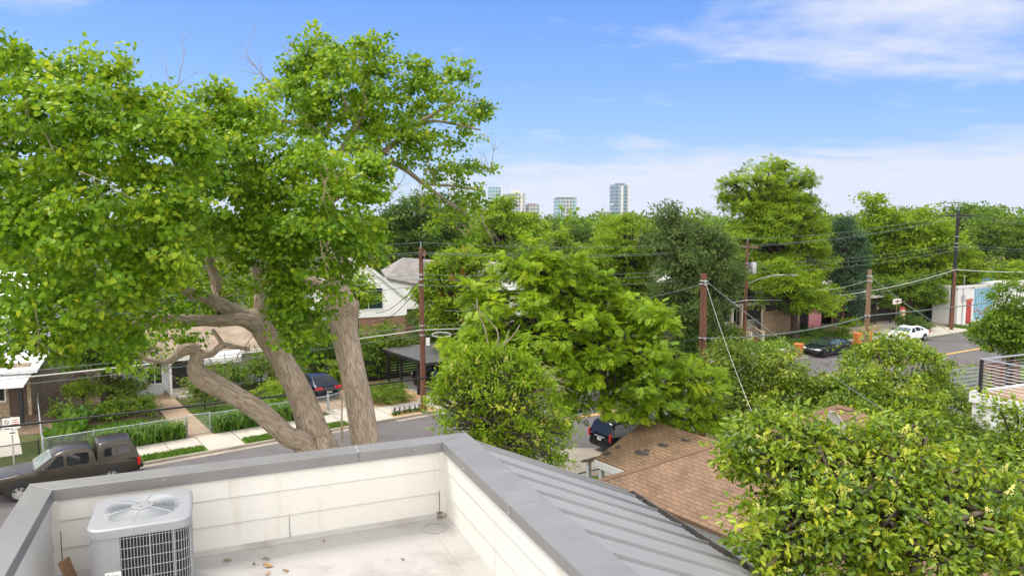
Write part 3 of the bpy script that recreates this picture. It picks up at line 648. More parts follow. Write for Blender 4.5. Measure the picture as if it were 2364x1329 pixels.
# ---- white board-and-batten bungalow
h1 = thing('bungalow', 'low white board and batten bungalow with tan shingle roof behind the leaning trunks', 'house', (*S(-14.2, 14.4), 0), A1)
m = gwall(0, 8.6, 0, 7, 2.5, 3.7, 'x'); m.build('wall', M['bb'], h1)
gable_x(0, 8.6, 0, 7, 2.55, 3.75, .5).build('roof', M['tan_shingle'], h1)
m = MB(); m.box(-.5, 9.1, -.56, -.50, 2.2, 2.38); m.build('fascia', M['white'], h1)
window(h1, .9, 1.75, .75, 2.1, 0); window(h1, 4.35, 6.0, .7, 1.95, 0, mull=2)
m = MB(); m.box(2.35, 3.4, -.04, -.004, .25, 2.25); d = m.build('door', mat('black door', (.012,.013,.014), .4), h1); m = MB(); m.lathe([(.0,0),(.03,.01),(.03,.05),(.0,.06)], 10, 0, Matrix.Translation((3.28,-.04,1.2)) @ Matrix.Rotation(pi/2, 4, 'X')); m.build('handle', M['chrome'], d)
m = MB(); m.add([(4.0,-1.0,2.15),(6.6,-1.0,2.15),(6.6,-.52,2.55),(4.0,-.52,2.55),(4.0,-1.0,1.75),(6.6,-1.0,1.75),(6.6,-.02,2.1),(4.0,-.02,2.1)], [(0,1,2,3),(0,4,5,1),(1,5,6,2),(0,3,7,4),(4,7,6,5)]); m.build('awning', M['white'], h1)
m = MB(); m.box(1.9, 4.0, -1.7, -.02, 0, .28); m.box(2.3, 3.5, -2.1, -1.7, 0, .14); m.build('step', M['concrete'], h1)
for x in (2.0, 3.9): m = MB(); m.box(x-.06, x+.06, -1.6, -1.48, .28, 2.6); m.build('porch_post', M['white'], h1)
# ---- white metal roofed stone house at the left edge
h2 = thing('stone_house', 'tan stone house with white metal roof at the left edge of the view', 'house', (-38.5, 38.2, 0), R(20))
m = MB(); m.box(0, 11.2, 0, 13, 0, 3.0); m.build('wall', M['stone'], h2)
m = MB(); m.slab([(-.5,-.7,2.75),(11.75,-.7,2.75),(11.75,6.5,4.0),(-.5,6.5,4.0)], .12); m.slab([(11.75,13.6,2.75),(-.5,13.6,2.75),(-.5,6.5,4.0),(11.75,6.5,4.0)], .12); m.build('roof', M['whitemetal'], h2)
m = MB(); m.box(1.0, 10.5, 4, 12, 3.3, 6.4); m.build('upper_wall', M['lap'], h2)
m = gable_x(1.0, 10.5, 4, 12, 6.4, 8.0, .35); m.build('upper_roof', M['whitemetal'], h2)
window(h2, 9.1, 10.1, 3.7, 5.1, 4, gm='carglasslight', mull=0); window(h2, 8.9, 9.9, 1.0, 2.1, 0)
m = MB(); m.slab([(8.2,-2.2,2.2),(11.4,-2.2,2.2),(11.4,-.02,2.62),(8.2,-.02,2.62)], .08); m.build('porch_roof', M['whitemetal'], h2)
for x in (8.4, 11.2): m = MB(); m.box(x-.09, x+.09, -2.1, -1.92, 0, 2.15); m.build('porch_post', M['poledark'], h2)
for y in (2., 6.): window(h2, y, y+.5, 1.1, 2.2, 11.2, side=-1, mull=0)
m = MB(); m.box(10.1, 11.0, -.03, -.004, .05, 2.05); m.build('door', mat('brown door', (.06,.035,.022), .6), h2)
strip(-23, -20.5, 5, 13.2, .05, .05, M['concrete'], 'path')
# ---- white gabled two storey house
q = W(838, 640, 59)
h3 = thing('gabled_house', 'tall white gabled house with grey shingle roofs over a brown brick ground floor', 'house', (q[0], q[1], 0), R(25))
m = gwall(-3.6, 3.6, 0, 9, 5.0, 8.0, 'y', 3.4); m.build('gable_wall', M['lap'], h3)
m = MB(); m.box(-3.5, 3.5, .1, 9, 0, 3.4); m.build('brick_wall', M['brick'], h3)
gable_y(-3.6, 3.6, 0, 9, 5.0, 8.0, .18).build('gable_roof', M['grey_shingle'], h3)
m = MB()
for sg in (-1, 1): m.add([(0,-.2,8.02),(sg*3.85,-.2,4.8),(sg*3.85,-.2,4.5),(0,-.2,7.70),(0,-.1,8.02),(sg*3.85,-.1,4.8),(sg*3.85,-.1,4.5),(0,-.1,7.70)], [(0,1,2,3) if sg < 0 else (3,2,1,0),(0,4,5,1),(3,2,6,7),(4,7,6,5)])
m.box(-.06, .06, -.03, -.004, 6.2, 7.2, ); m.build('barge_board', M['white'], h3)
m = MB(); m.box(-.07, .07, -.045, -.03, 6.25, 7.15); m.build('slot_vent', M['joint'], h3)
window(h3, -.75, 1.55, 4.1, 5.75, 0, gm='glassgreen', fw=.1)
m = MB(); m.box(3.6, 10.3, 5.6, 12.5, 0, 3.5); m.build('side_brick_wall', M['brick'], h3)
iv = rotz(-R(25)) @ Matrix.Translation((-q[0], -q[1], 0))
def h3l(px, py, Y): return tuple(iv @ Vector(W(px, py, Y)))
A_, B_, C_, D_ = h3l(893,641,62.5), h3l(931,594,66.5), h3l(1040,603,70), h3l(1030,668,65.5)
Lr = (Vector(C_)-Vector(B_)).length; Hr = (Vector(B_)-Vector(A_)).length
m = MB(); m.slab([A_, D_, C_, B_], .15, 0, [(-1.5,0.,0.),(Lr+1,0.,0.),(Lr,Hr,0.),(0.,Hr,0.)]); bk = (B_[0]-.5, B_[1]+6, A_[2]); bk2 = (C_[0], C_[1]+6, A_[2])
m.slab([bk, A_, B_], .15, 0, [(6.,0.,0.),(0.,0.,0.),(3.,Hr,0.)]); m.slab([bk2, bk, B_, C_], .15, 0, [(Lr,0.,0.),(0.,0.,0.),(0.,Hr,0.),(Lr,Hr,0.)]); m.build('main_roof', M['grey_shingle'], h3)
m = MB(); m.add([(A_[0]+.1,A_[1]+.3,3.5),(D_[0],D_[1]+.3,3.5),(D_[0],D_[1]+.3,D_[2]-.1),(A_[0]+.1,A_[1]+.3,A_[2]-.1),(A_[0]+.1,A_[1]+5,3.5),(D_[0],D_[1]+5,3.5),(D_[0],D_[1]+5,D_[2]-.1),(A_[0]+.1,A_[1]+5,A_[2]-.1)], [(0,1,2,3),(5,4,7,6),(4,0,3,7),(1,5,6,2),(3,2,6,7)]); m.build('side_wall', M['lap'], h3)
m = gwall(10.5, 15.5, 1.5, 8, 5.2, 7.2, 'y', 0); m.build('wing_wall', M['lap'], h3)
gable_y(10.5, 15.5, 1.5, 8, 5.2, 7.4, .25).build('wing_roof', M['grey_shingle'], h3)
window(h3, 11.6, 13.6, 3.6, 4.9, 1.5, gm='glassgreen'); window(h3, 5.2, 6.4, 4.3, 5.4, 5.5, gm='carglasslight'); window(h3, 7.6, 9.4, 1.2, 2.4, 5.5)
m = MB(); m.box(3.62, 5.6, 4.9, 5.48, 5.2, 5.4); m.box(3.62, 5.3, 5.1, 5.48, 4.8, 4.95); m.build('ledge', M['lap'], h3)
# ---- low dark roofed house
q = W(1335, 620, 78)
h4 = thing('dark_roofed_house', 'house with flat looking charcoal shingle roof and vent pipe in the trees', 'house', (q[0], q[1], 0), A2)
m = gwall(-6, 5, -3.5, 4.5, 4.1, 6.2, 'x'); m.build('wall', M['bb'], h4); gable_x(-6, 5, -3.5, 4.5, 4.4, 6.6, .5).build('roof', M['dark_shingle'], h4)
m = MB(); m.bar((2.5, -1.2, 5.3), (2.5, -1.2, 6.5), .07, 8); m.build('vent_pipe', M['galv'], h4); window(h4, 1.5, 3.5, 1.2, 2.6, -3.5)
q = W(872, 566, 95); t = thing('tan_house', 'distant house with tan roof glimpsed left of the brown pole', 'house', (q[0], q[1], 0), A1)
m = gwall(-6, 4, -4, 4, 5.4, 7.6, 'x'); m.build('wall', M['cream'], t); gable_x(-6, 4, -4, 4, 5.4, 8.2, .4).build('roof', M['tan_shingle'], t)
# ---- porch cottage across the street
q = G(1697, 789); h5 = thing('porch_cottage', 'cream trimmed cottage with railed front porch and steps across the street', 'house', (q[0], q[1]+1.6, 0), A2)
m = gwall(-4.6, 4.2, 2.2, 7, 3.9, 6.4, 'y'); m.build('wall', mat('dark grey green wall', (.065,.07,.065), .7), h5)
gable_y(-4.6, 4.2, 0.6, 7, 3.9, 6.4, .4).build('roof', mat('light grey roof', (.36,.34,.31), .85, var=.15, scale=3), h5)
m = MB(); m.prism([(-4.3,3.95),(3.9,3.95),(-.2,6.3)], 1.2, 2.2); m.build('gable', mat('black gable', (.02,.018,.018), .8), h5)
m = MB(); m.slab([(-5.0,-.6,3.5),(4.4,-.6,3.5),(4.4,2.0,4.1),(-5.0,2.0,4.1)], .1); m.build('porch_roof', mat('dark porch roof', (.05,.045,.045), .8), h5)
m = MB(); m.box(-4.8, 4.2, -.5, -.38, 3.12, 3.42); m.build('porch_beam', M['cream'], h5)
for x in (-4.6, -.35, 1.0, 4.0):
    m = MB(); m.box(x-.14, x+.14, -.55, -.27, .85, 3.12); m.build('porch_post', M['cream'], h5)
m = MB(); m.add([(-4.75,-.5,3.1),(-4.5,-.5,3.1),(-3.5,-.5,3.3)], [(0,1,2)]); m.box(-4.8, 4.2, -.45, 2.2, .45, .85); m.build('porch_floor', mat('porch boards', (.30,.13,.075), .8, var=.2), h5)
m = MB(); m.box(-4.75, 4.15, -.42, 2.1, 0, .45); m.build('foundation', mat('dark skirt', (.10,.06,.055), .9), h5)
m = MB()
def balus(x0, y0, z0, x1, y1, z1, n):
    m.bar((x0,y0,z0+.85), (x1,y1,z1+.85), .05, 4); m.bar((x0,y0,z0+.1), (x1,y1,z1+.1), .04, 4)
    for k in range(n+1): u = k/n; x, y, z = x0+(x1-x0)*u, y0+(y1-y0)*u, z0+(z1-z0)*u; m.box(x-.025, x+.025, y-.025, y+.025, z+.1, z+.85)
balus(-4.5, -.42, .85, -.45, -.42, .85, 22); balus(1.1, -.42, .85, 3.9, -.42, .85, 14); balus(-.25, -.5, .8, -.25, -2.6, .05, 10); balus(1.4, -.5, .8, 1.4, -2.6, .05, 10)
for x in (-.25, 1.4): m.box(x-.1, x+.1, -2.75, -2.55, 0, 1.05)
m.build('railing', M['cream'], h5)
m = MB()
for k in range(5): m.box(-.2, 1.35, -2.4+k*.4, -2.0+k*.4, 0, .16*(k+1))
m.build('steps', mat('step boards', (.26,.12,.075), .8), h5)
m = MB(); m.box(-1.75, -.85, 2.15, 2.19, .9, 2.9); m.build('door', mat('red brown door', (.09,.022,.016), .5), h5)
window(h5, -3.9, -2.3, 1.3, 2.9, 2.2, 'cream', mull=0); window(h5, 1.3, 3.2, 1.2, 2.9, 2.2, 'cream')
lamp = mat('lit porch lamp', (.9,.6,.3)); lb = lamp.node_tree.nodes['Principled BSDF']; lb.inputs['Emission Color'].default_value = (1,.55,.2,1); lb.inputs['Emission Strength'].default_value = 8
m = MB(); m.lathe([(.0,0),(.07,.03),(.09,.12),(.05,.2),(.0,.22)], 12, 0, Matrix.Translation((-2.0,2.05,2.75))); m.build('porch_lamp', lamp, h5, smooth=50)
# board fence and shed between porch cottage and cafe
p = S2(5.0, 7.8); t = thing('board_fence', 'brown vertical board fence right of the porch cottage', 'fence', (*p, 0), A2)
m = MB(); m.box(0, 4.0, -.02, .02, .05, 2.6); m.build('board_panel', M['fenceboard'], t)
for x in (0, 2., 4.): m = MB(); m.box(x-.06, x+.06, .03, .15, 0, 2.7); m.build('post', M['cream'], t)
# cafe row
p = S2(12.4, 7.8); cf = thing('cafe_building', 'low dark timber cafe with pink painted wall and long canopy roof', 'cafe', (*p, 0), A2)
m = MB(); m.box(-3.6, 16.1, 3.5, 10, 0, 3.2); m.build('wall', M['darkboard'], cf)
m = MB(); m.slab([(2.5,-.4,3.1),(16.6,-.4,3.1),(16.6,10.4,3.75),(2.5,10.4,3.75)], .14); m.build('canopy_roof', mat('pale canopy roof', (.42,.39,.34), .8, var=.25, scale=2), cf)
pk = mat('painted pink wall', (.42,.17,.19), .8, var=.1, scale=1.1, dirt=((.10,.075,.08), 1.3, .53, .9)); m = MB(); m.box(.7, 2.7, 1.0, 1.12, .2, 2.6); m.build('pink_wall', pk, cf)
m = MB(); m.box(-2.2, -1.0, .8, .9, .3, 2.2); m.build('timber_panel', M['fenceboard'], cf)
for x in (2.9, 4.6, 7.4, 10.2, 13, 16): m = MB(); m.box(x-.08, x+.08, -.2, -.04, 0, 3.0); m.build('canopy_post', M['rust'] if x < 5 else M['cream'] if x > 15.5 else M['darkboard'], cf)
m = MB(); m.box(4.8, 15.8, .9, .98, .1, 2.7); m.build('slat_screen', M['darkboard'], cf)
m = MB(); m.box(11.4, 12.0, .6, .66, 1.5, 2.3); m.build('notice_board', M['cream'], cf)
m = MB(); m.box(16.2, 21.5, 3.5, 9, 0, 2.8); m.build('side_wall', mat('brown grey wall', (.25,.2,.165), .85, var=.15), cf)
m = MB(); m.slab([(16,1.6,2.7),(22,1.6,2.7),(22,9.2,3.3),(16,9.2,3.3)], .12); m.build('side_roof', mat('grey white roof', (.46,.45,.43), .8, var=.2), cf)
m = MB(); m.box(19.2, 20.6, 3.42, 3.47, .1, 2.1); m.build('roller_door', M['whitemetal'], cf)
# terraced stone bed in front
t = MB(); t.box(0, 5.4, 0, .3, 0, .75); t.box(0, .3, .3, 3, 0, .75); o = t.build('stone_wall', M['stone'], bevel=.02); p = S2(13.6, 4.6); o.location = (*p, 0); o.rotation_euler = (0,0,A2); tag(o, 'low tan stone retaining wall behind the orange bins', 'wall')
strip(13.8, 19, 4.92, 7.6, .72, .7, M['lawn'], 'planting_bed', S2)
# mural building
q = G(2202, 757); mu = thing('mural_building', 'white corner building with blue street mural and red door', 'building', (q[0]+1.2, q[1]+1.6, 0), A2)
m = MB(); m.box(0, 15, 0, 2.6, 0, 4.0); m.build('wall', M['white'], mu)
m = MB(); m.box(-.12, 15.12, -.12, .18, 4.0, 4.22); m.box(-.12, .18, .18, 2.6, 4.0, 4.22); m.box(.18, 15, .18, 2.6, 3.9, 4.02); m.build('roof_edge', M['white'], mu)
mm_, nt, nd, lk, b = _new('street mural'); gcoord = coord(nd, 'Object')
w1 = nd.new('ShaderNodeTexWave'); w1.inputs['Scale'].default_value = .55; w1.inputs['Distortion'].default_value = 9; w1.inputs['Detail'].default_value = 3; lk.new(gcoord, w1.inputs['Vector'])
cr = nd.new('ShaderNodeValToRGB'); lk.new(w1.outputs['Fac'], cr.inputs[0]); cr.color_ramp.interpolation = 'CONSTANT'; el = cr.color_ramp.elements
for i, (pp, cc) in enumerate(((0, (.03,.20,.36)), (.22, (.10,.40,.52)), (.4, (.62,.64,.60)), (.58, (.03,.24,.42)), (.72, (.45,.10,.09)), (.78, (.50,.60,.62)), (.9, (.06,.30,.42)))):
    if i >= 2: el.new(pp)
    el[i].position = pp; el[i].color = rgba(cc)
lk.new(cr.outputs[0], b.inputs['Base Color']); b.inputs['Roughness'].default_value = .8
m = MB(); m.box(3.3, 7.7, -.02, -.005, .4, 3.8); m.build('mural', mm_, mu)
m = MB(); m.tube([(3.4 + 4.2*k/16, -.03, 1.2 + .28*sin(k*.8)) for k in range(17)], .06, 6); m.build('painted_band', mat('mural red', (.40,.06,.06), .8), mu)
m = MB(); m.box(1.8, 2.75, -.05, -.004, .12, 2.5); d = m.build('door', mat('red door', (.35,.035,.03), .5), mu); m = MB(); m.box(1.65, 2.9, -.12, -.052, 2.5, 2.75); m.build('door_hood', mat('rust red', (.42,.13,.07), .6), d)
m = MB(); m.box(.7, 1.2, -.14, -.004, 2.6, 3.2); m.bar((.95,-.08,0), (.95,-.08,5.4), .04, 6); m.build('meter_box', M['galv'], mu)
q = W(2325, 662, 104); t = thing('blue_roofed_hall', 'low hall with bright blue pitched roof beyond the mural building', 'building', (q[0], q[1], 0), R(20))
m = gwall(-4, 9, 0, 6, 1.4, 2.5, 'x'); m.build('wall', M['galv'], t); gable_x(-4, 9, 0, 6, 1.3, 2.6, .4).build('roof', mat('blue metal roof', (.03,.13,.30), .5, .2), t)
# ---- carport
cp = thing('carport', 'black flat roofed carport on slim posts over a parked black car', 'carport', (*S(.95, 3.2), 0), A1)
m = MB(); rng = random.Random(2)
for k in range(11): m.box(-.35 + k*.52, -.35 + k*.52 + .515, -.6, 5.6, 2.40, 2.45)
m.build('roof_panel', mat('grey brown metal panels', (.13,.125,.12), .45, .3, .15, .8), cp, bevel=.006)
m = MB(); m.box(-.36, 5.4, -.61, -.5, 2.22, 2.40); m.box(-.36, 5.4, 5.5, 5.61, 2.22, 2.40); m.box(-.36, -.26, -.5, 5.5, 2.22, 2.40); m.box(5.3, 5.4, -.5, 5.5, 2.22, 2.40); m.build('roof_frame', M['black'], cp)
for x, y in ((0, 1.1), (0, 3.5), (5.0, 1.1), (5.0, 3.5), (0, 5.4), (5.0, 5.4)): m = MB(); m.box(x-.08, x+.08, y-.08, y+.08, 0, 2.22); m.build('post', M['black'], cp)
slat_fence('slat_fence', 'black horizontal slat fence with gaps left of the carport', S(-3.2, 9.6), A1, 9, 1.6, 8, 'black', .13, .06, 1.8)
q = S(2.3, 7.4)
# ---- chain link fences
def chain_mat(name, c):
    m, nt, nd, lk, b = _new(name); a = attr(nd, 'puv'); sep = nd.new('ShaderNodeSeparateXYZ'); lk.new(a.outputs['Vector'], sep.inputs[0])
    k = 1/.07
    def ln(op):
        v = mth(nd, lk, 'MULTIPLY', mth(nd, lk, op, sep.outputs[0], sep.outputs[1]), k); f = mth(nd, lk, 'FRACT', v); return mth(nd, lk, 'LESS_THAN', f, .13)
    al = mth(nd, lk, 'MAXIMUM', ln('ADD'), ln('SUBTRACT')); lk.new(al, b.inputs['Alpha']); b.inputs['Base Color'].default_value = rgba(c); b.inputs['Metallic'].default_value = .4; b.inputs['Roughness'].default_value = .5
    return m
M['mesh_galv'] = chain_mat('galvanised chain link', (.42,.44,.45)); M['mesh_black'] = chain_mat('black chain link', (.02,.02,.022))
def chain_fence(label, a, b, hgt, mk, pm, skip=None, step=2.4):
    a, b = np.array(a), np.array(b); L = np.linalg.norm(b-a); an = math.atan2(b[1]-a[1], b[0]-a[0])
    t = thing('chain_link_fence', label, 'fence', (a[0], a[1], 0), an)
    spans = [(0, L)] if not skip else [(0, skip[0]), (skip[1], L)]
    for x0, x1 in spans:
        m = MB(); m.add([(x0,0,.05),(x1,0,.05),(x1,0,hgt),(x0,0,hgt)], [(0,1,2,3)], 0, None, [(x0,.05,0.),(x1,.05,0.),(x1,hgt,0.),(x0,hgt,0.)]); m.build('mesh_panel', M[mk], t)
        m = MB(); m.bar((x0,0,hgt), (x1,0,hgt), .025, 8); m.build('top_rail', M[pm], t, smooth=50)
        n = max(1, round((x1-x0)/step))
        for k in range(n+1):
            x = x0 + (x1-x0)*k/n; m = MB(); r = .038 if k in (0, n) else .028; m.lathe([(r,0),(r,hgt+.06),(r*.6,hgt+.1),(.001,hgt+.11)], 10, 0, Matrix.Translation((x,0,0))); m.build('post', M[pm], t, smooth=50)
    return t
chain_fence('silver chain link garden fence along the pavement, in front of the lilies', S(-19.7, 3.45), S(-5.5, 3.45), 1.05, 'mesh_galv', 'galv', (6.35, 7.55))
chain_fence('silver chain link fence running back from the black corner post', S(-19.72, 3.7), S(-19.2, 17), 1.05, 'mesh_galv', 'galv')
chain_fence('low black chain link fence at the left edge behind the street sign', S(-32, 3.3), S(-19.9, 3.3), 1.0, 'mesh_black', 'black', None, 3)
gt = thing('garden_gate', 'narrow chain link gate across the garden path', 'gate', (*S(-13.3, 3.45), 0), A1)
m = MB(); m.add([(0,0,.1),(1.15,0,.1),(1.15,0,1.1),(0,0,1.1)], [(0,1,2,3)], 0, None, [(0.,.1,0.),(1.15,.1,0.),(1.15,1.1,0.),(0.,1.1,0.)]); m.build('mesh_panel', M['mesh_galv'], gt)
m = MB(); m.tube([(0,0,.08),(0,0,1.02),(.08,0,1.12),(1.07,0,1.12),(1.15,0,1.02),(1.15,0,.08),(0,0,.08)], .022, 8); m.build('gate_frame', M['galv'], gt, smooth=60)
chain_fence('double chain link drive gate in front of the dark blue car', S(-5.45, 3.75), S(-2.95, 4.6), 1.0, 'mesh_galv', 'galv', None, 1.3)
chain_fence('short chain link fence between the shingled cottage porch and the street', cl and (p0[0]-2.6, p0[1]+4.4), (p0[0]+.9, p0[1]+6.6), 1.0, 'mesh_black', 'black', None, 1.6)
# ================================================================ VEHICLES
def lerp_poly(P, x):
    for (x0, z0), (x1, z1) in zip(P, P[1:]):
        if min(x0, x1) - 1e-6 <= x <= max(x0, x1) + 1e-6: return z0 + (z1-z0) * ((x-x0)/(x1-x0) if abs(x1-x0) > 1e-6 else 0)
    return P[0][1] if abs(x-P[0][0]) < abs(x-P[-1][0]) else P[-1][1]
def smooth_poly(P, it=1):
    for _ in range(it):
        Q = [P[0]]
        for a, b in zip(P, P[1:]): Q += [(a[0]*.75+b[0]*.25, a[1]*.75+b[1]*.25), (a[0]*.25+b[0]*.75, a[1]*.25+b[1]*.75)]
        P = Q + [P[-1]]
    return P
def car(name, label, pos, ang, D, pm, group=None):
    t = thing(name, label, D.get('cat', 'car'), (pos[0], pos[1], .006), ang, group)
    L, Wd = D['L'], D['W']; hw0 = Wd/2; xf, xr = D['xf'], D['xf'] - L
    top = smooth_poly(D['top'], 1); belt = D['belt']
    def hw(x):
        u = abs((x - (xf+xr)/2) / (L/2)); return hw0 * (1 - D.get('tap', .16) * max(0, (u - .55)/.45)**2.4)
    def zb(x): u = abs((x - (xf+xr)/2) / (L/2)); return D['gc'] + (.10 * max(0, (u-.8)/.2) if u > .8 else 0)
    xs = sorted(set([xf - L*k/40 for k in range(41)]), reverse=True)
    m = MB(); rings = []
    for x in xs:
        h, a, b = hw(x), zb(x), lerp_poly(top, x); d = b - a; bl = min(b - .02, belt)
        sec = [(h*.86, a), (h*.975, a + .10), (h*1.0, a + d*.42), (h*.992, bl - .14*d), (h*.965, bl), (h*.90, min(b, bl + .025 + (b-bl)*.6)), (h*.62, b), (h*.3, b + .012)]
        rings.append([(x, y, z) for y, z in sec] + [(x, -y, z) for y, z in reversed(sec)])
    m.loft(rings); m.build('body', pm, t, smooth=38)
    for cab in D['cabs']:
        P = smooth_poly(cab['p'], cab.get('sm', 2)); zt = max(p[1] for p in P); wb = hw0*.945; wr = hw0*cab.get('wr', .74); zbl = cab.get('zb', belt) - .03
        def sy(z): return wb + (wr-wb) * min(1, max(0, (z-zbl)/(zt-.06-zbl)))
        xa, xb = P[0][0], P[-1][0]; rings = []
        for k in range(33):
            x = xa + (xb-xa)*k/32; z = max(zbl + .01, lerp_poly(P, x)); zs = max(zbl + .005, z - .06); y = sy(zs)
            sec = [(sy(zbl), zbl), (sy((zbl+zs)/2), (zbl+zs)/2), (y, zs), (y - .05, z - .015), (y*.55, z + .012)]
            rings.append([(x, yy, zz) for yy, zz in sec] + [(x, -yy, zz) for yy, zz in reversed(sec)])
        m = MB(); m.loft(rings); m.build(cab.get('name', 'cabin'), cab.get('mat', pm), t, smooth=40)
        for Wn in cab['wins']:
            for sg in (1, -1):
                m = MB(); c = np.mean(np.array(Wn), axis=0); Q = []
                n = len(Wn)
                for i in range(n):     # rounded corners
                    a, b, d = np.array(Wn[i-1]), np.array(Wn[i]), np.array(Wn[(i+1) % n]); r = .07
                    u = (a-b)/np.linalg.norm(a-b)*r; v = (d-b)/np.linalg.norm(d-b)*r; Q += [b+u, b+.3*(u+v)*.9, b+v]
                vs = [(x, sg*(sy(z) + .007), z) for x, z in Q]; m.add(vs, [tuple(range(len(vs)))[::sg]])
                if cab.get('frame'):
                    vs2 = [(c[0] + (x-c[0])*1.07, sg*(sy(c[1]+(z-c[1])*1.14) + .004), c[1] + (z-c[1])*1.14) for x, z in Q]; m.add(vs2, [tuple(range(len(vs2)))[::sg]], 1)
                m.build('window', [D.get('glass', M['carglass']), M['plastic']], t)
        for (a, b), nm, g in cab.get('screens', ()):
            a, b = np.array(a), np.array(b); nrm = np.array([-(b-a)[1], (b-a)[0]]); nrm /= np.linalg.norm(nrm)
            if nrm[1] < 0: nrm = -nrm
            m = MB(); rows = []
            for k in range(5):
                p = a + (b-a)*k/4; z0 = max(zbl+.005, lerp_poly(P, p[0]) - .06); y = sy(z0) - .045; zz = lerp_poly(P, p[0]) + .006
                rows.append([(p[0] + nrm[0]*.004, y*u, zz + .014*(1-abs(u))) for u in (-1, -.5, 0, .5, 1)])
            m.loft(rows, closed=False, cap=False); m.build(nm, g, t, smooth=60)
    r = D['r']; wx = D['wheels']
    for x in wx:
        for sg in (1, -1):
            y = sg * (hw0 - .07); Mx = Matrix.Translation((x, y, r)) @ Matrix.Rotation(-sg*pi/2, 4, 'X')
            m = MB(); m.lathe([(r*.62, -.11), (r*.93, -.11), (r, -.07), (r, .07), (r*.93, .105), (r*.66, .11), (r*.62, .09)], 28, 0, Mx, False); w = m.build('wheel', M['tyre'], t, smooth=45)
            m = MB(); m.lathe([(r*.65, .10), (r*.60, .09), (r*.58, .02), (.02, .02)], 28, 0, Mx, False); ns = D.get('spokes', 5)
            for k in range(ns):
                a = 2*pi*k/ns
                for da in ((-.16, .16) if ns < 8 else (0,)):
                    m.add([tuple(Mx @ Vector((q*cos(a+dd), q*sin(a+dd), zz))) for q, dd, zz in ((r*.14, da-.3, .085), (r*.14, da+.3, .085), (r*.60, da+.07, .095), (r*.60, da-.07, .095))], [(0,1,2,3) ])
            m.lathe([(.0, .10), (r*.17, .095), (r*.19, .05)], 16, 0, Mx, False); m.build('rim', [D.get('rim', M['rim'])], w, smooth=40)
            m = MB(); N = 22; ra = r*1.17; hh = hw0*1.0 + .004
            arc = [(x + ra*cos(pi*k/N), r + ra*sin(pi*k/N)) for k in range(N+1)] + [(x - ra, D['gc']+.02), (x + ra, D['gc']+.02)]
            m.add([(p[0], sg*hh, p[1]) for p in arc], [tuple(range(len(arc)))])
            if D.get('flare'):
                rr = [(x + (ra+.055)*cos(pi*k/N), r + (ra+.055)*sin(pi*k/N)) for k in range(N+1)]
                m.add([(p[0], sg*(hh+.012), p[1]) for p in arc[:N+1]] + [(p[0], sg*(hh+.004), p[1]) for p in rr], [(k, k+1, N+2+k, N+1+k) for k in range(N)])
            m.build('wheel_arch', M['plastic'], t)
    m = MB()
    for sg in (1, -1): m.box(wx[1]+r*1.2, wx[0]-r*1.2, sg*hw0*1.0-.015, sg*hw0*1.0+.004, D['gc']+.02, D['gc']+.13)
    m.box(xf-.5, xf-.02, -hw0*.8, hw0*.8, D['gc']+.06, D['gc']+.20); m.box(xr+.02, xr+.5, -hw0*.8, hw0*.8, D['gc']+.06, D['gc']+.22); m.build('lower_trim', M['plastic'], t, bevel=.02)
    for sg in (1, -1):
        x0, z0, z1, dp = D['head']; m = MB(); m.box(x0-dp, x0, min(sg*hw0*.52, sg*hw0*.93), max(sg*hw0*.52, sg*hw0*.93), z0, z1); m.build('headlight', M['lamp'], t, bevel=.03)
        x0, z0, z1, dp = D['tail']; a, b = D.get('tw', (.55, .95)); m = MB(); m.box(x0, x0+dp, min(sg*hw0*a, sg*hw0*b), max(sg*hw0*a, sg*hw0*b), z0, z1); m.build('tail_light', M['tail'], t, bevel=.02)
        mx, mz = D['mirror']; m = MB(); m.box(mx-.06, mx+.08, min(sg*(hw0*.93), sg*(hw0+.2)), max(sg*(hw0*.93), sg*(hw0+.2)), mz, mz+.15); m.build('mirror', D.get('mm', M['plastic']), t, bevel=.035)
        for hx in D['handles']: m = MB(); m.box(hx-.09, hx+.09, sg*hw0*.99-.01, sg*hw0*.99+.022, belt-.15, belt-.12); m.build('door_handle', D.get('hm', pm), t, bevel=.008)
        m = MB()
        for dx in D['doors']: m.box(dx-.005, dx+.005, sg*hw0*1.0-.02, sg*(hw0*1.0+.0015), D['gc']+.12, belt-.06)
        m.build('door_gap', M['plastic'], t)
    m = MB(); m.box(xf-.05, xf+.006, -hw0*.5, hw0*.5, *D['grille']); m.build('grille', M['plastic'], t, bevel=.01)
    m = MB(); m.box(xr-.012, xr+.03, -.155, .155, D['pz'], D['pz']+.155); m.build('number_plate', M['plate'], t)
    m = MB()
    for k in range(6): m.box(xr-.0135, xr-.011, -.125 + k*.043, -.098 + k*.043, D['pz']+.045, D['pz']+.11)
    m.build('plate_print', M['ink'], t)
    return t
